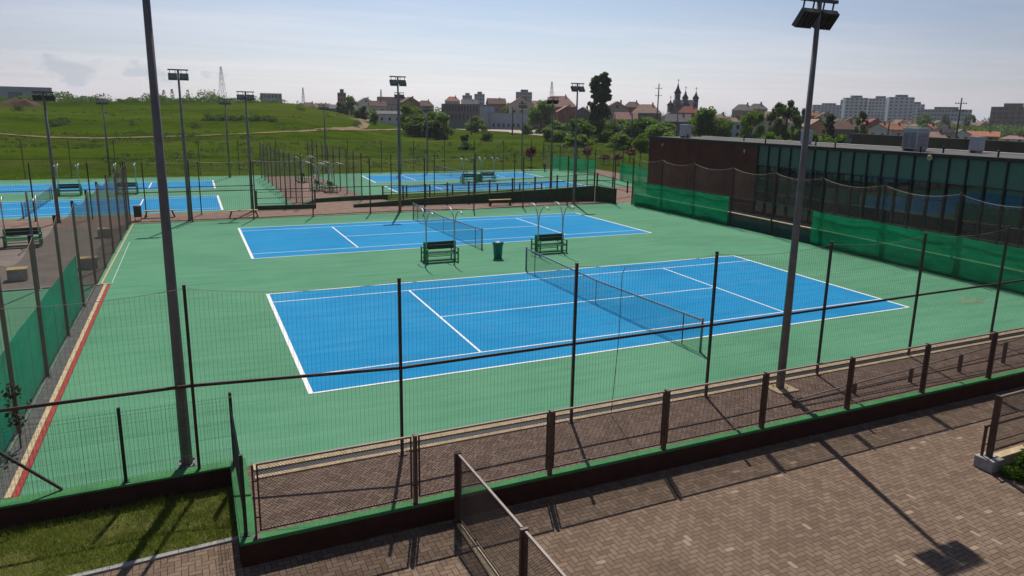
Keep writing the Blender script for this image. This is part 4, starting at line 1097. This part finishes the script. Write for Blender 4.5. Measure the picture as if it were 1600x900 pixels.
HS = [
 (455, 163, 18, 420, 'white', 'grey', 'side', 'white low house at the left end of the town, over the hill crest', 0),
 (484, 160, 22, 430, 'white', 'brown', 'hip', 'small pale house with brown roof above the dark bank of the hill', .3),
 (505, 162, 20, 400, 'cream', 'tan', 'side', 'cream house just left of the square brick block', 0),
 (524, 164, 26, 360, 'grey', 'grey', 'side', 'long grey shed roof left of the single round hill tree', 0),
 (571, 153, 22, 420, 'white', 'grey', 'gable', 'white gable house right of the single round hill tree', .2),
 (590, 158, 24, 400, 'cream', 'brown', 'side', 'brown roofed house left of the white shed', .1),
 (640, 152, 26, 380, 'brick', 'brown', 'gable', 'brick house right of the second pole, above the broad tree', .3),
 (664, 157, 26, 400, 'stone', 'brown', 'hip', 'stone house behind the big rounded bush', 0),
 (707, 151, 22, 420, 'pink', 'orange', 'hip', 'pink house with orange roof over the left of the grey office', 0),
 (734, 156, 24, 430, 'stone', 'grey', 'side', 'grey roofed house behind the middle of the office', 0),
 (775, 154, 26, 430, 'brick', 'brown', 'side', 'dark brown roof behind the right part of the office', .2),
 (814, 152, 34, 330, 'cream', 'red', 'gable', 'cream gable house with dark red roof right of the office', .1),
 (845, 158, 28, 360, 'pink', 'tan', 'side', 'tan roofed house behind the leafy tree at the office end', 0),
 (872, 150, 52, 330, 'brick', 'pinkish', 'hip', 'large house with broad pinkish roof left of the far floodlight pole', 0),
 (884, 166, 26, 300, 'brick', 'pinkish', 'gable', 'pinkish gable in front of the large broad roofed house', .2),
 (912, 168, 24, 290, 'grey', 'tan', 'gable', 'tan gable house touching the left side of the poplar', -.2),
 (962, 159, 34, 280, 'stone', 'tan', 'gable', 'stone gable house right of the poplar', .15),
 (988, 159, 26, 340, 'brick', 'brown', 'hip', 'dark brown hip roof behind the stone gable house', 0),
 (1010, 163, 42, 270, 'grey', 'tan', 'hip', 'house with wide tan hip roof left of the wooden power pole', 0),
 (978, 176, 32, 250, 'cream', 'pinkish', 'side', 'low cream house with pinkish roof in front of the stone gable', 0),
 (1046, 176, 18, 260, 'white', 'grey', 'gable', 'small white gable house under the church', .2),
 (1076, 166, 32, 290, 'brick', 'red', 'hip', 'dark red roof in front of the church', 0),
 (1060, 179, 34, 240, 'grey', 'grey', 'side', 'long dark grey hall below the church', 0),
 (1126, 178, 18, 260, 'white', 'tan', 'hip', 'small white house behind the broad round tree', .3),
 (1149, 184, 20, 230, 'blue', 'tan', 'hip', 'pale blue house between the broad round tree and the next', 0),
 (1160, 163, 30, 280, 'stone', 'grey', 'hip', 'left grey mansard house with chimneys', 0),
 (1182, 162, 26, 290, 'stone', 'grey', 'hip', 'right grey mansard house with chimneys', .2),
 (1213, 175, 30, 250, 'pink', 'tan', 'side', 'pink walled house left of the tall loose tree', 0),
 (1275, 187, 34, 210, 'salmon', 'tan', 'gable', 'salmon gable house right of the tall floodlight pole', .45),
 (1266, 174, 20, 330, 'brick', 'orange', 'side', 'orange roof behind the tall floodlight pole', 0),
 (1288, 176, 24, 320, 'cream', 'brown', 'gable', 'cream house with brown roof behind the salmon house', .2),
 (1322, 190, 36, 220, 'grey', 'brown', 'side', 'wide brown roof right of the dark narrow tree', 0),
 (1332, 183, 22, 330, 'cream', 'red', 'gable', 'cream house with red roof left of the tower block tree', .1),
 (1366, 186, 24, 280, 'brick', 'red', 'gable', 'dark red gable house below the white tower blocks', .4),
 (1378, 193, 26, 240, 'white', 'orange', 'gable', 'white house with orange roof left of the big cooling unit', -.3),
 (1400, 194, 26, 260, 'pink', 'orange', 'side', 'orange roofed house directly behind the big cooling unit', 0),
 (1455, 195, 24, 250, 'cream', 'orange', 'gable', 'sunlit orange gable right of the big cooling unit', -.4),
 (1478, 197, 30, 230, 'stone', 'dark', 'hip', 'house with dark navy roof left of the bare power pole', 0),
 (1466, 206, 30, 190, 'stone', 'tan', 'hip', 'low tan roof in front of the dark navy roof', 0),
 (1505, 203, 22, 240, 'white', 'grey', 'gable', 'white gable house right of the bare power pole', .3),
 (1540, 206, 40, 240, 'brick', 'orange', 'side', 'long orange roof behind the small pale roof box', 0),
 (1590, 212, 30, 230, 'white', 'pinkish', 'hip', 'white house with pinkish roof at the right edge', 0),
]
for (u, vr, wp, dist, wl, rf, kd, lab, rz) in HS: house(u, vr, wp, dist, wl, rf, kd, lab, rz)

def block(name, u, vt, wp, dist, wall, label, floors=9, bays=8, rz=0.0, depth=.35, cat='apartment block', top=True, groupw=True, low=None):
    p = bgpos(u, dist); H = htop(u, vt, dist, p.z); W = px2m(wp, dist); D = W*depth
    o = thing(name, label, cat, p, _az(u)+rz)
    q = MB(); q.box(-W/2, W/2, -D/2, D/2, -.8, H); q.build('wall', M['w_'+wall], o)
    if top: q = MB(); q.box(-W*.2, W*.25, -D*.3, D*.3, H+.002, H+2.2); q.build('roof_hut', M['w_grey'], o)
    fh = H/floors; me = None
    for k in range(floors):
        for i in range(bays):
            x = -W/2+W*(i+.5)/bays
            if me is None:
                mb = MB(); mb.box(-W/bays*.28, W/bays*.28, -.04, .04, fh*.3, fh*.78); me = mb.mesh('window', M['win'])
            wo = bpy.data.objects.new('window', me); COL.objects.link(wo); wo.parent = o; wo.location = (x, -D/2-.045, k*fh)
    return o
M['w_slab'] = simple('slab_concrete_white', (.42, .45, .50), .85, 0, .12, .12)
M['w_tile'] = simple('slab_concrete_brown', (.17, .13, .11), .85, 0, .2, .12)
M['w_far'] = simple('slab_concrete_haze_blue', (.24, .28, .34), .85, 0, .12, .1)  # bluish tint puts the haze of distance into the wall colour
block('apartment_block', 1334, 153, 34, 700, 'slab', 'white apartment tower, left one of the tall pair', 9, 5, .35)
block('apartment_block', 1372, 154, 30, 690, 'slab', 'balcony front in the middle of the white apartment towers', 9, 6, -.2)
block('apartment_block', 1404, 152, 36, 670, 'slab', 'white apartment tower, right and widest of the group', 9, 5, .3)
block('apartment_block', 1430, 163, 22, 680, 'slab', 'lower white apartment wing right of the towers', 8, 4, .1)
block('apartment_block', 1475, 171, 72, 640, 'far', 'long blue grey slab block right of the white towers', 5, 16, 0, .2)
block('apartment_block', 1580, 167, 52, 450, 'tile', 'brown slab block at the right edge of the picture', 6, 6, -.25)
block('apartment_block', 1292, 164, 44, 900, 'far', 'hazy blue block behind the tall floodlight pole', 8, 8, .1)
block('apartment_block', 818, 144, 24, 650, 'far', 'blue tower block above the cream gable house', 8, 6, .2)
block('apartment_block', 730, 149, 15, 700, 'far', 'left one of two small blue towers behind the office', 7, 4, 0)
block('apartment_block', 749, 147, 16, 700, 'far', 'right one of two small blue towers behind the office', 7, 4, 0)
block('brick_block', 535, 145, 13, 450, 'brick', 'square brick block above the single round hill tree', 5, 3, 0, .8)
block('apartment_block', 425, 146, 32, 600, 'far', 'flat dark block on the horizon right of the lattice pylon', 3, 6, 0, .3, 'building', False)
block('warehouse', 28, 136, 96, 420, 'far', 'long blue grey warehouse on the horizon at the far left', 1, 3, 0, .4, 'building', False)
block('chimney_tower', 1313, 156, 3.5, 800, 'far', 'slim chimney tower left of the white apartment towers', 5, 1, 0, 1, 'chimney', False)
# grey office with white fins
p = bgpos(735, 330); d_ = 330
o = thing('office_building', 'flat grey two storey office with dark windows beyond the meadow', 'office', p, _az(735)-.25)
s = px2m(1, d_)
q = MB(); q.box(-38*s, 22*s, -9, 9, -.5, htop(735, 163, d_, p.z)); q.build('wall', M['w_grey'], o)
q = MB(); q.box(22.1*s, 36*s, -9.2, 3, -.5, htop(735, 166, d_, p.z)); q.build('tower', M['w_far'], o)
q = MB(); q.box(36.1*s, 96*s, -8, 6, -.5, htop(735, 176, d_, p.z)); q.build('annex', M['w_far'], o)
hh = htop(735, 163, d_, p.z)
for r_, n in ((.82, 12), (.5, 9)):
    for i in range(n):
        x = (-35+i*(56/n))*s; q = MB(); q.box(x, x+2.3*s, -9.06, -9.005, hh*r_-1.3, hh*r_+1.1); q.build('window', M['win'], o)
q = MB(); q.box(-16*s, -4*s, -9.10, -9.02, .2, 2.4); q.build('entrance', M['spandrel'], o)
for i in range(7):
    x = (42+i*7.6)*s; q = MB(); q.box(x, x+3*s, -8.06, -8.005, 1.2, 2.8); q.build('window', M['win'], o)
# white shed on hill flank, long dark roofs
house(607, 174, 34, 300, 'white', 'grey', 'side', 'long low shed with white roof edge at the hill flank', .2, .8, .5, False)
house(612, 152, 40, 460, 'stone', 'brown', 'side', 'long brown roofed hall left of the second pole', 0, .7, .4, False)
m_, nt_, b_ = mat('far_town'); nb_ = NB(nt_); nrm = nt_.nodes.new('ShaderNodeNewGeometry'); nz_ = nb_.sep(nrm.outputs['Normal'])[2]
oc = nb_.noise(nb_.geo(), .11, 2)
rf_ = nb_.ramp(oc, [(.32, (.10, .07, .065)), (.45, (.20, .10, .075)), (.56, (.26, .17, .13)), (.68, (.16, .15, .15))]); wl_ = nb_.ramp(nb_.noise(nb_.geo(), .16, 2), [(.35, (.22, .19, .17)), (.6, (.46, .42, .38))])
nt_.links.new(nb_.mix(nb_.m('GREATER_THAN', nz_, .2), wl_, rf_), b_.inputs['Base Color']); b_.inputs['Roughness'].default_value = .9; b_.inputs['Specular IOR Level'].default_value = .05
rnd = random.Random(303); mb = MB()
for i in range(420):
    u = rnd.uniform(440, 1640) if i % 3 else rnd.uniform(600, 1250); dist = rnd.uniform(430, 900); p = bgpos(u, dist); w_, d__, h_ = rnd.uniform(7, 13), rnd.uniform(6, 9), rnd.uniform(4, 7.5); a = rnd.uniform(0, PI); cs, sn = math.cos(a), math.sin(a)
    T_ = lambda x, y, z: (p.x+x*cs-y*sn, p.y+x*sn+y*cs, p.z+z)
    A_ = [(-w_/2, -d__/2), (w_/2, -d__/2), (w_/2, d__/2), (-w_/2, d__/2)]
    mb.hexa([T_(x, y, -1) for x, y in A_], [T_(x, y, h_*.62) for x, y in A_])
    e_ = .4; E_ = [(-w_/2-e_, -d__/2-e_), (w_/2+e_, -d__/2-e_), (w_/2+e_, d__/2+e_), (-w_/2-e_, d__/2+e_)]
    mb.hexa([T_(x, y, h_*.621) for x, y in E_], [T_(-w_/2-e_, -.1, h_*1.02), T_(w_/2+e_, -.1, h_*1.02), T_(w_/2+e_, .1, h_*1.02), T_(-w_/2-e_, .1, h_*1.02)])
    mb.box(p.x-.35, p.x+.35, p.y-.35, p.y+.35, p.z+h_*.8, p.z+h_*1.15)
tag(mb.build('far_town', m_), 'mass of small distant town roofs up to the horizon', 'town', None, 'stuff')
# church
p = bgpos(1065, 380); o = thing('church', 'grey church with three pointed dark spires and crosses', 'church', p, _az(1065)+.15); s = px2m(1, 380)
zt_ = lambda v: htop(1065, v, 380, p.z)
q = MB(); q.box(-14*s, 20*s, -5, 5, -.5, zt_(166)); q.build('nave', M['w_grey'], o)
q = MB(); n0 = len(q.v)
q.hexa([(-14*s, -5.3, zt_(166)), (20*s, -5.3, zt_(166)), (20*s, 5.3, zt_(166)), (-14*s, 5.3, zt_(166))], [(-14*s, -.3, zt_(156)), (20*s, -.3, zt_(156)), (20*s, .3, zt_(156)), (-14*s, .3, zt_(156))]); q.build('roof', M['r_dark'], o)
for x, vb, ve, vt, w in ((-9, 200, 146, 130, 4.6), (3, 200, 154, 141, 4.2), (19, 200, 154, 142, 4.2), (-19, 200, 165, 156, 4.6)):
    q = MB(); q.tube([(x*s, -2, -.5), (x*s, -2, zt_(ve))], w*s, 8); tw = q.build('tower', M['w_grey'], o)
    q = MB(); q.tube([(x*s, -2, zt_(ve)), (x*s, -2, zt_(ve)+.6), (x*s, -2, zt_(ve-(ve-vt)*.45)), (x*s, -2, zt_(vt))], [w*1.35*s, w*1.1*s, w*.5*s, .05], 8); q.build('spire', M['r_dark'], tw)
    q = MB(); q.box(x*s-.10, x*s+.10, -2.1, -1.9, zt_(vt)-.1, zt_(vt)+2.0); q.box(x*s-.55, x*s+.55, -2.1, -1.9, zt_(vt)+1.1, zt_(vt)+1.3); q.build('cross', M['r_dark'], tw)
    q = MB(); q.box(x*s-.4, x*s+.4, -2-w*s*.95-.2, -2-w*s*.93, zt_(ve)-3.2, zt_(ve)-1); q.build('window', M['win'], tw)
# dark boundary wall behind the hall
pa, pb = at(1336, 180, 150), at(1640, 180, 104); o = thing('boundary_wall', 'long dark brown boundary wall behind the flat roof at right', 'wall', (pa.x, pa.y, 0))
q = MB(); d = Vector((pb.x-pa.x, pb.y-pa.y, 0)); q.beam((0, 0, 2.0), tuple(d+Vector((0, 0, 2.0))), .3, 4.4); q.build('wall_body', M['darkwall'], o)
q = MB(); q.beam((0, 0, 4.26), tuple(d+Vector((0, 0, 4.26))), .5, .1); q.build('cap', M['galv'], o)
q = MB()
for i in range(24): pp = d*(i/24); q.box(pp.x-.15, pp.x+.15, pp.y-.5, pp.y-.16, 0, 4.2)
q.build('pier', M['darkwall'], o)

# pylons and poles
def pylon(u, vt, dist, label, wpx=11):
    p = bgpos(u, dist); H = htop(u, vt, dist, p.z); o = thing('pylon', label, 'pylon', p, _az(u)+.4, 'lattice pylons on the horizon'); q = MB(); B_ = px2m(wpx, dist)/2; th = max(.12, dist*.00028)
    lv = [0, .2, .38, .54, .68, .8, .9, 1.0]; wd = [B_*(1-.86*t) for t in lv]
    for (t0, w0), (t1, w1) in zip(zip(lv, wd), zip(lv[1:], wd[1:])):
        for sx, sy in ((-1, -1), (1, -1), (1, 1), (-1, 1)): q.beam((sx*w0, sy*w0, H*t0), (sx*w1, sy*w1, H*t1), th, th)
        for sy in (-1, 1): q.beam((-w0, sy*w0, H*t0), (w1, sy*w1, H*t1), th*.7, th*.7); q.beam((w0, sy*w0, H*t0), (-w1, sy*w1, H*t1), th*.7, th*.7)
    q.build('tower', M['steelpole'], o)
    for t in (.62, .74, .86):
        a = MB(); a.beam((-B_*1.5*(1.3-t), 0, H*t), (B_*1.5*(1.3-t), 0, H*t), th, th); a.build('crossarm', M['steelpole'], o)
pylon(350, 105, 560, 'tall lattice pylon on the horizon behind the left meadow', 12)
pylon(475, 137, 900, 'small lattice pylon above the hill crest', 6)
pylon(596, 140, 900, 'small lattice pylon left of the second floodlight pole', 6)
pylon(861, 128, 520, 'lattice tower above the broad pinkish roof', 10)
def upole(u, vt, dist, label, arm=True, th=.16):
    p = bgpos(u, dist); H = htop(u, vt, dist, p.z); o = thing('utility_pole', label, 'utility pole', p, _az(u), 'utility poles in the town')
    q = MB(); q.tube([(0, 0, -.3), (0, 0, H)], [th*1.3, th*.8], 8); q.build('shaft', M['steelpole'], o)
    if arm:
        for zz in (H*.93-.4, H*.78):
            q = MB(); q.box(-1.1, 1.1, -.06, .06, zz, zz+.12); 
            for x in (-1, -.5, .5, 1): q.box(x-.05, x+.05, -.05, .05, zz+.121, zz+.36)
            q.build('crossarm', M['steelpole'], o)
upole(1027, 131, 230, 'dark power pole with two crossarms left of the church', True, .2)
upole(1499, 153, 150, 'bare dark power pole behind the flat roof at right', True, .17)
upole(1551, 181, 330, 'thin power pole left of the brown slab block', True, .15)
upole(961, 178, 170, 'dark wooden pole right of the poplar, without crossarms', False, .16)
upole(988, 177, 165, 'dark wooden pole in the middle of the thicket', False, .17)
upole(801, 166, 240, 'dark wooden pole in front of the grey annex', False, .2)
upole(737, 163, 235, 'dark wooden pole in front of the office windows', False, .14)
upole(883, 173, 230, 'short wooden pole under the pinkish gable', False, .13)
upole(1391, 190, 160, 'dark post standing left of the big cooling unit', False, .2)
upole(1059, 158, 140, 'slim grey lamp post below the church spires', False, .09)
upole(1123, 186, 120, 'slim grey lamp post right of the broad round tree', False, .07)

# cars
def make_car():
    o = thing('parked_car', 'x', 'car', (0, 0, 0), 0, 'cars near the grey office')
    q = MB(); prof = [(-2.1, .35), (-2.1, .8), (-1.95, .92), (2.0, .88), (2.12, .7), (2.12, .35)]
    def ext(pr, w, w2=None):
        n = len(q.v); k = len(pr); w2 = w2 or w
        q.v += [(x, -w, z) for x, z in pr] + [(x, w, z) for x, z in pr]
        q.f += [tuple(n+i for i in range(k)), tuple(n+k+i for i in reversed(range(k)))] + [(n+i, n+k+i, n+k+(i+1) % k, n+(i+1) % k) for i in range(k)]; q.sm += [False]*(k+2)
    ext(prof, .86); body = q.build('body', M['car'], o, .05)
    q = MB(); ext2 = [(-1.7, .925), (-1.35, 1.38), (.5, 1.40), (1.15, .925)]; n = len(q.v)
    q.v += [(x, -.76+(.1 if z > 1 else 0), z) for x, z in ext2]+[(x, .76-(.1 if z > 1 else 0), z) for x, z in ext2]
    q.f += [(0, 1, 2, 3), (7, 6, 5, 4)]+[(i, 4+i, 4+(i+1) % 4, (i+1) % 4) for i in range(4)]; q.sm += [False]*6
    q.build('cabin_glass', M['win'], o)
    q = MB(); q.box(-1.3, .48, -.66, .66, 1.401, 1.45); q.build('car_roof', M['car'], o)
    for x in (-1.3, 1.35):
        for y in (-.8, .8):
            q = MB(); q.tube([(x, y-.1, .32), (x, y+.1, .32)], .32, 14); q.build('wheel', M['frame'], o)
    return o
def m_car():
    m, nt, b_ = mat('car_paint'); oi = nt.nodes.new('ShaderNodeObjectInfo'); nt.links.new(oi.outputs['Color'], b_.inputs['Base Color']); b_.inputs['Roughness'].default_value = .3; b_.inputs['Metallic'].default_value = .1; b_.inputs['Coat Weight'].default_value = .6; return m
M['car'] = m_car()
car = make_car()
CS = [(795, 201.5, 'silver car on the road below the annex', (.45, .48, .52), .2), (844, 209, 'dark blue car on the road left of the thin distant pole', (.03, .05, .10), .9), (934, 218.5, 'white car on the road at the foot of the poplar', (.55, .57, .60), 1.1),
      (753, 198.5, 'white car parked in front of the office', (.6, .6, .6), .1), (762, 197, 'dark car parked beside the office tower', (.04, .04, .045), .3), (774, 197.5, 'black car parked at the annex', (.03, .03, .03), .1), (800, 197.5, 'pale car parked at the right of the annex', (.5, .48, .47), .2), (809, 198, 'grey car parked next to the wooden pole', (.2, .2, .22), .2), (838, 202, 'dark car under the leafy tree', (.03, .03, .04), .2)]
for i, (u, v_, lab, colr, rz) in enumerate(CS):
    p = G(u, v_, -.02); o = place(car, i > 0, (p.x, p.y, land(p.x, p.y)+.10), _az(u)+rz, lab)
    for ch in o.children: ch.color = (*colr, 1)

# person at the far court ------------------------------------------------------------
def person(loc, rz):
    o = thing('person', 'person in a pale top and dark trousers standing at the end of the far court', 'person', loc, rz)
    def skin(name, pts, edges, m):
        me = bpy.data.meshes.new(name); me.from_pydata([p[:3] for p in pts], edges, []); ob = bpy.data.objects.new(name, me); COL.objects.link(ob); ob.parent = o
        s_ = ob.modifiers.new('Skin', 'SKIN'); me.materials.append(m)
        for v_, p in zip(me.skin_vertices[0].data, pts): v_.radius = (p[3], p[4] if len(p) > 4 else p[3])
        me.skin_vertices[0].data[0].use_root = True
        sb = ob.modifiers.new('Sub', 'SUBSURF'); sb.levels = 2; sb.render_levels = 2; return ob
    pts = [(0, 0, .95, .15, .10), (0, 0, 1.15, .14, .10), (0, 0, 1.38, .17, .10), (0, 0, 1.50, .06), (0, -.02, 1.60, .085, .095), (0, -.02, 1.70, .07),
           (-.20, 0, 1.40, .055), (-.26, .02, 1.12, .045), (-.25, -.06, .88, .035), (-.25, -.09, .80, .035),
           (.20, 0, 1.40, .055), (.26, .02, 1.12, .045), (.25, -.06, .88, .035), (.25, -.09, .80, .035),
           (-.10, 0, .88, .085), (-.12, -.06, .48, .062), (-.12, .0, .10, .045), (-.12, -.14, .04, .035),
           (.10, 0, .88, .085), (.12, .03, .48, .062), (.12, .10, .10, .045), (.12, -.03, .04, .035)]
    ed = [(0, 1), (1, 2), (2, 3), (3, 4), (4, 5), (2, 6), (6, 7), (7, 8), (8, 9), (2, 10), (10, 11), (11, 12), (12, 13), (0, 14), (14, 15), (15, 16), (16, 17), (0, 18), (18, 19), (19, 20), (20, 21)]
    skin('body', pts, ed, M['skin'])
    sh = [(0, 0, 1.0, .175, .125), (0, 0, 1.18, .165, .125), (0, 0, 1.40, .19, .12), (-.21, 0, 1.41, .07), (-.255, .015, 1.18, .06), (.21, 0, 1.41, .07), (.255, .015, 1.18, .06)]
    skin('shirt', sh, [(0, 1), (1, 2), (2, 3), (3, 4), (2, 5), (5, 6)], M['shirt'])
    tr = [(0, 0, .97, .17, .12), (-.10, 0, .86, .10), (-.12, -.06, .48, .078), (-.12, .0, .12, .062), (.10, 0, .86, .10), (.12, .03, .48, .078), (.12, .10, .12, .062)]
    skin('trousers', tr, [(0, 1), (1, 2), (2, 3), (0, 4), (4, 5), (5, 6)], M['trouser'])
    hr = MB(); hr.lathe((0, .0, 1.60), [(.09, .02), (.105, .07), (.09, .13), (.05, .165), (0, .175)], 12); hr.build('hair', M['frame'], o)
M['skin'] = simple('skin', (.42, .25, .18), .5); M['shirt'] = simple('pale_shirt', (.42, .43, .48), .8); M['trouser'] = simple('dark_trousers', (.04, .04, .05), .8)
person((39.4, 63.9, .001), .4)

hb = MB(); hb.box(-6020, 6020, -6020, 6020, -1.7, 48); hz_o = tag(hb.build('haze', None), 'thin pale air over the town and the meadow', 'haze', None, 'stuff')
hm = bpy.data.materials.new('haze_air'); hm.use_nodes = True; hn = hm.node_tree; hn.nodes.remove(hn.nodes['Principled BSDF'])
pv = hn.nodes.new('ShaderNodeVolumePrincipled'); pv.inputs['Color'].default_value = (.86, .90, .95, 1); pv.inputs['Density'].default_value = .00015; pv.inputs['Anisotropy'].default_value = .2
hn.links.new(pv.outputs[0], hn.nodes['Material Output'].inputs['Volume']); hz_o.data.materials.clear(); hz_o.data.materials.append(hm)
# ------------------------------------------------------------------ sun, sky, camera
SUN = Vector((2.3, 6.35, 9.82)).normalized()
el = math.asin(SUN.z); azs = math.atan2(SUN.x, SUN.y)
ld = bpy.data.lights.new('sun', 'SUN'); ld.energy = 4.75; ld.angle = math.radians(.5); ld.color = (1, .95, .88)
lo = bpy.data.objects.new('sun', ld); COL.objects.link(lo); lo.rotation_euler = SUN.to_track_quat('Z', 'Y').to_euler(); lo.location = (0, 0, 60)
w = bpy.data.worlds.new('World'); sc.world = w; w.use_nodes = True; nt = w.node_tree; nb = NB(nt); bg = nt.nodes['Background']
sky = nt.nodes.new('ShaderNodeTexSky'); sky.sky_type = 'NISHITA'; sky.sun_disc = False; sky.sun_elevation = el; sky.sun_rotation = azs
sky.air_density = 1.0; sky.dust_density = 1.0; sky.ozone_density = 1.2; sky.altitude = 100
gen = nb.pos('Generated'); sp_ = nb.sep(gen)
# thin high cirrus and a few small cumulus low on the left
zc = nb.m('MAXIMUM', sp_[2], .03)
plane = nb.comb(nb.m('DIVIDE', sp_[0], zc), nb.m('DIVIDE', sp_[1], zc), 0.0)
cir = nb.noise(nb.mapping(plane, (.25, .55, 1), (0, 0, .9)), .55, 6, .58)
cirm = nb.m('MULTIPLY', nb.m('MINIMUM', nb.m('MAXIMUM', nb.m('MULTIPLY', nb.m('SUBTRACT', cir, .44), 3.2), 0), 1), .50)
cum = nb.noise(nb.mapping(gen, (1, 1, 1.7)), 17, 6, .55)
az_m = nb.m('MULTIPLY', nb.m('MAXIMUM', nb.m('SUBTRACT', 1, nb.m('ABSOLUTE', nb.m('DIVIDE', nb.m('ADD', sp_[0], .12), .36))), 0), nb.m('MAXIMUM', nb.m('SUBTRACT', 1, nb.m('ABSOLUTE', nb.m('DIVIDE', nb.m('SUBTRACT', sp_[2], .041), .030))), 0))
cumm = nb.m('MULTIPLY', nb.m('MINIMUM', nb.m('MAXIMUM', nb.m('MULTIPLY', nb.m('SUBTRACT', nb.m('ADD', cum, nb.m('MULTIPLY', az_m, .46)), .72), 7), 0), 1), .68)
hz = nb.m('MULTIPLY', nb.m('POWER', 2.718, nb.m('MULTIPLY', nb.m('MAXIMUM', sp_[2], 0), -9.5)), .84)
side = nb.m('ADD', .72, nb.m('MULTIPLY', nb.m('MAXIMUM', nb.m('ADD', nb.m('MULTIPLY', sp_[0], SUN.x/math.hypot(SUN.x, SUN.y)), nb.m('MULTIPLY', sp_[1], SUN.y/math.hypot(SUN.x, SUN.y))), 0), .28))
azc = nb.m('POWER', nb.m('MINIMUM', nb.m('DIVIDE', nb.m('SUBTRACT', side, .72), .28), 1), 4)
hzc = nb.mix(1.0, nb.comb(side, side, side), (10.9, 10.15, 10.4), 'MULTIPLY')
skyc = nb.mix(1.0, sky.outputs[0], (.80, .93, 1.06), 'MULTIPLY')
col = nb.mix(cirm, skyc, (10.6, 10.6, 10.9))
col = nb.mix(hz, col, hzc)
col = nb.mix(cumm, col, nb.mix(nb.m('MINIMUM', nb.m('MULTIPLY', cumm, 1.6), 1), (11.0, 10.8, 10.8), (6.4, 7.0, 7.6)))
glow = nb.m('ADD', .58, nb.m('MULTIPLY', azc, .50))
col = nb.mix(1.0, col, nb.comb(glow, glow, nb.m('ADD', .66, nb.m('MULTIPLY', azc, .44))), 'MULTIPLY')
nt.links.new(col, bg.inputs[0]); bg.inputs[1].default_value = .085

cd = bpy.data.cameras.new('camera'); cam = bpy.data.objects.new('camera', cd); COL.objects.link(cam)
cd.sensor_width = 36; cd.lens = FPX/1600*36; cd.clip_end = 20000; cd.clip_start = .1
cd.shift_y = (CY-450)/1600.0
cam.matrix_world = Matrix(((RT.x, UP.x, -FW.x, CAM.x), (RT.y, UP.y, -FW.y, CAM.y), (RT.z, UP.z, -FW.z, CAM.z), (0, 0, 0, 1)))
sc.camera = cam
sc.view_settings.view_transform = 'Standard'; sc.view_settings.look = 'None'; sc.view_settings.exposure = 0; sc.view_settings.gamma = 1; sc.view_settings.use_curve_mapping = False
sc.render.engine = 'CYCLES'; sc.cycles.use_denoising = True; sc.cycles.denoiser = 'OPENIMAGEDENOISE'
sc.cycles.max_bounces = 6; sc.cycles.diffuse_bounces = 3; sc.cycles.glossy_bounces = 3; sc.cycles.transparent_max_bounces = 8
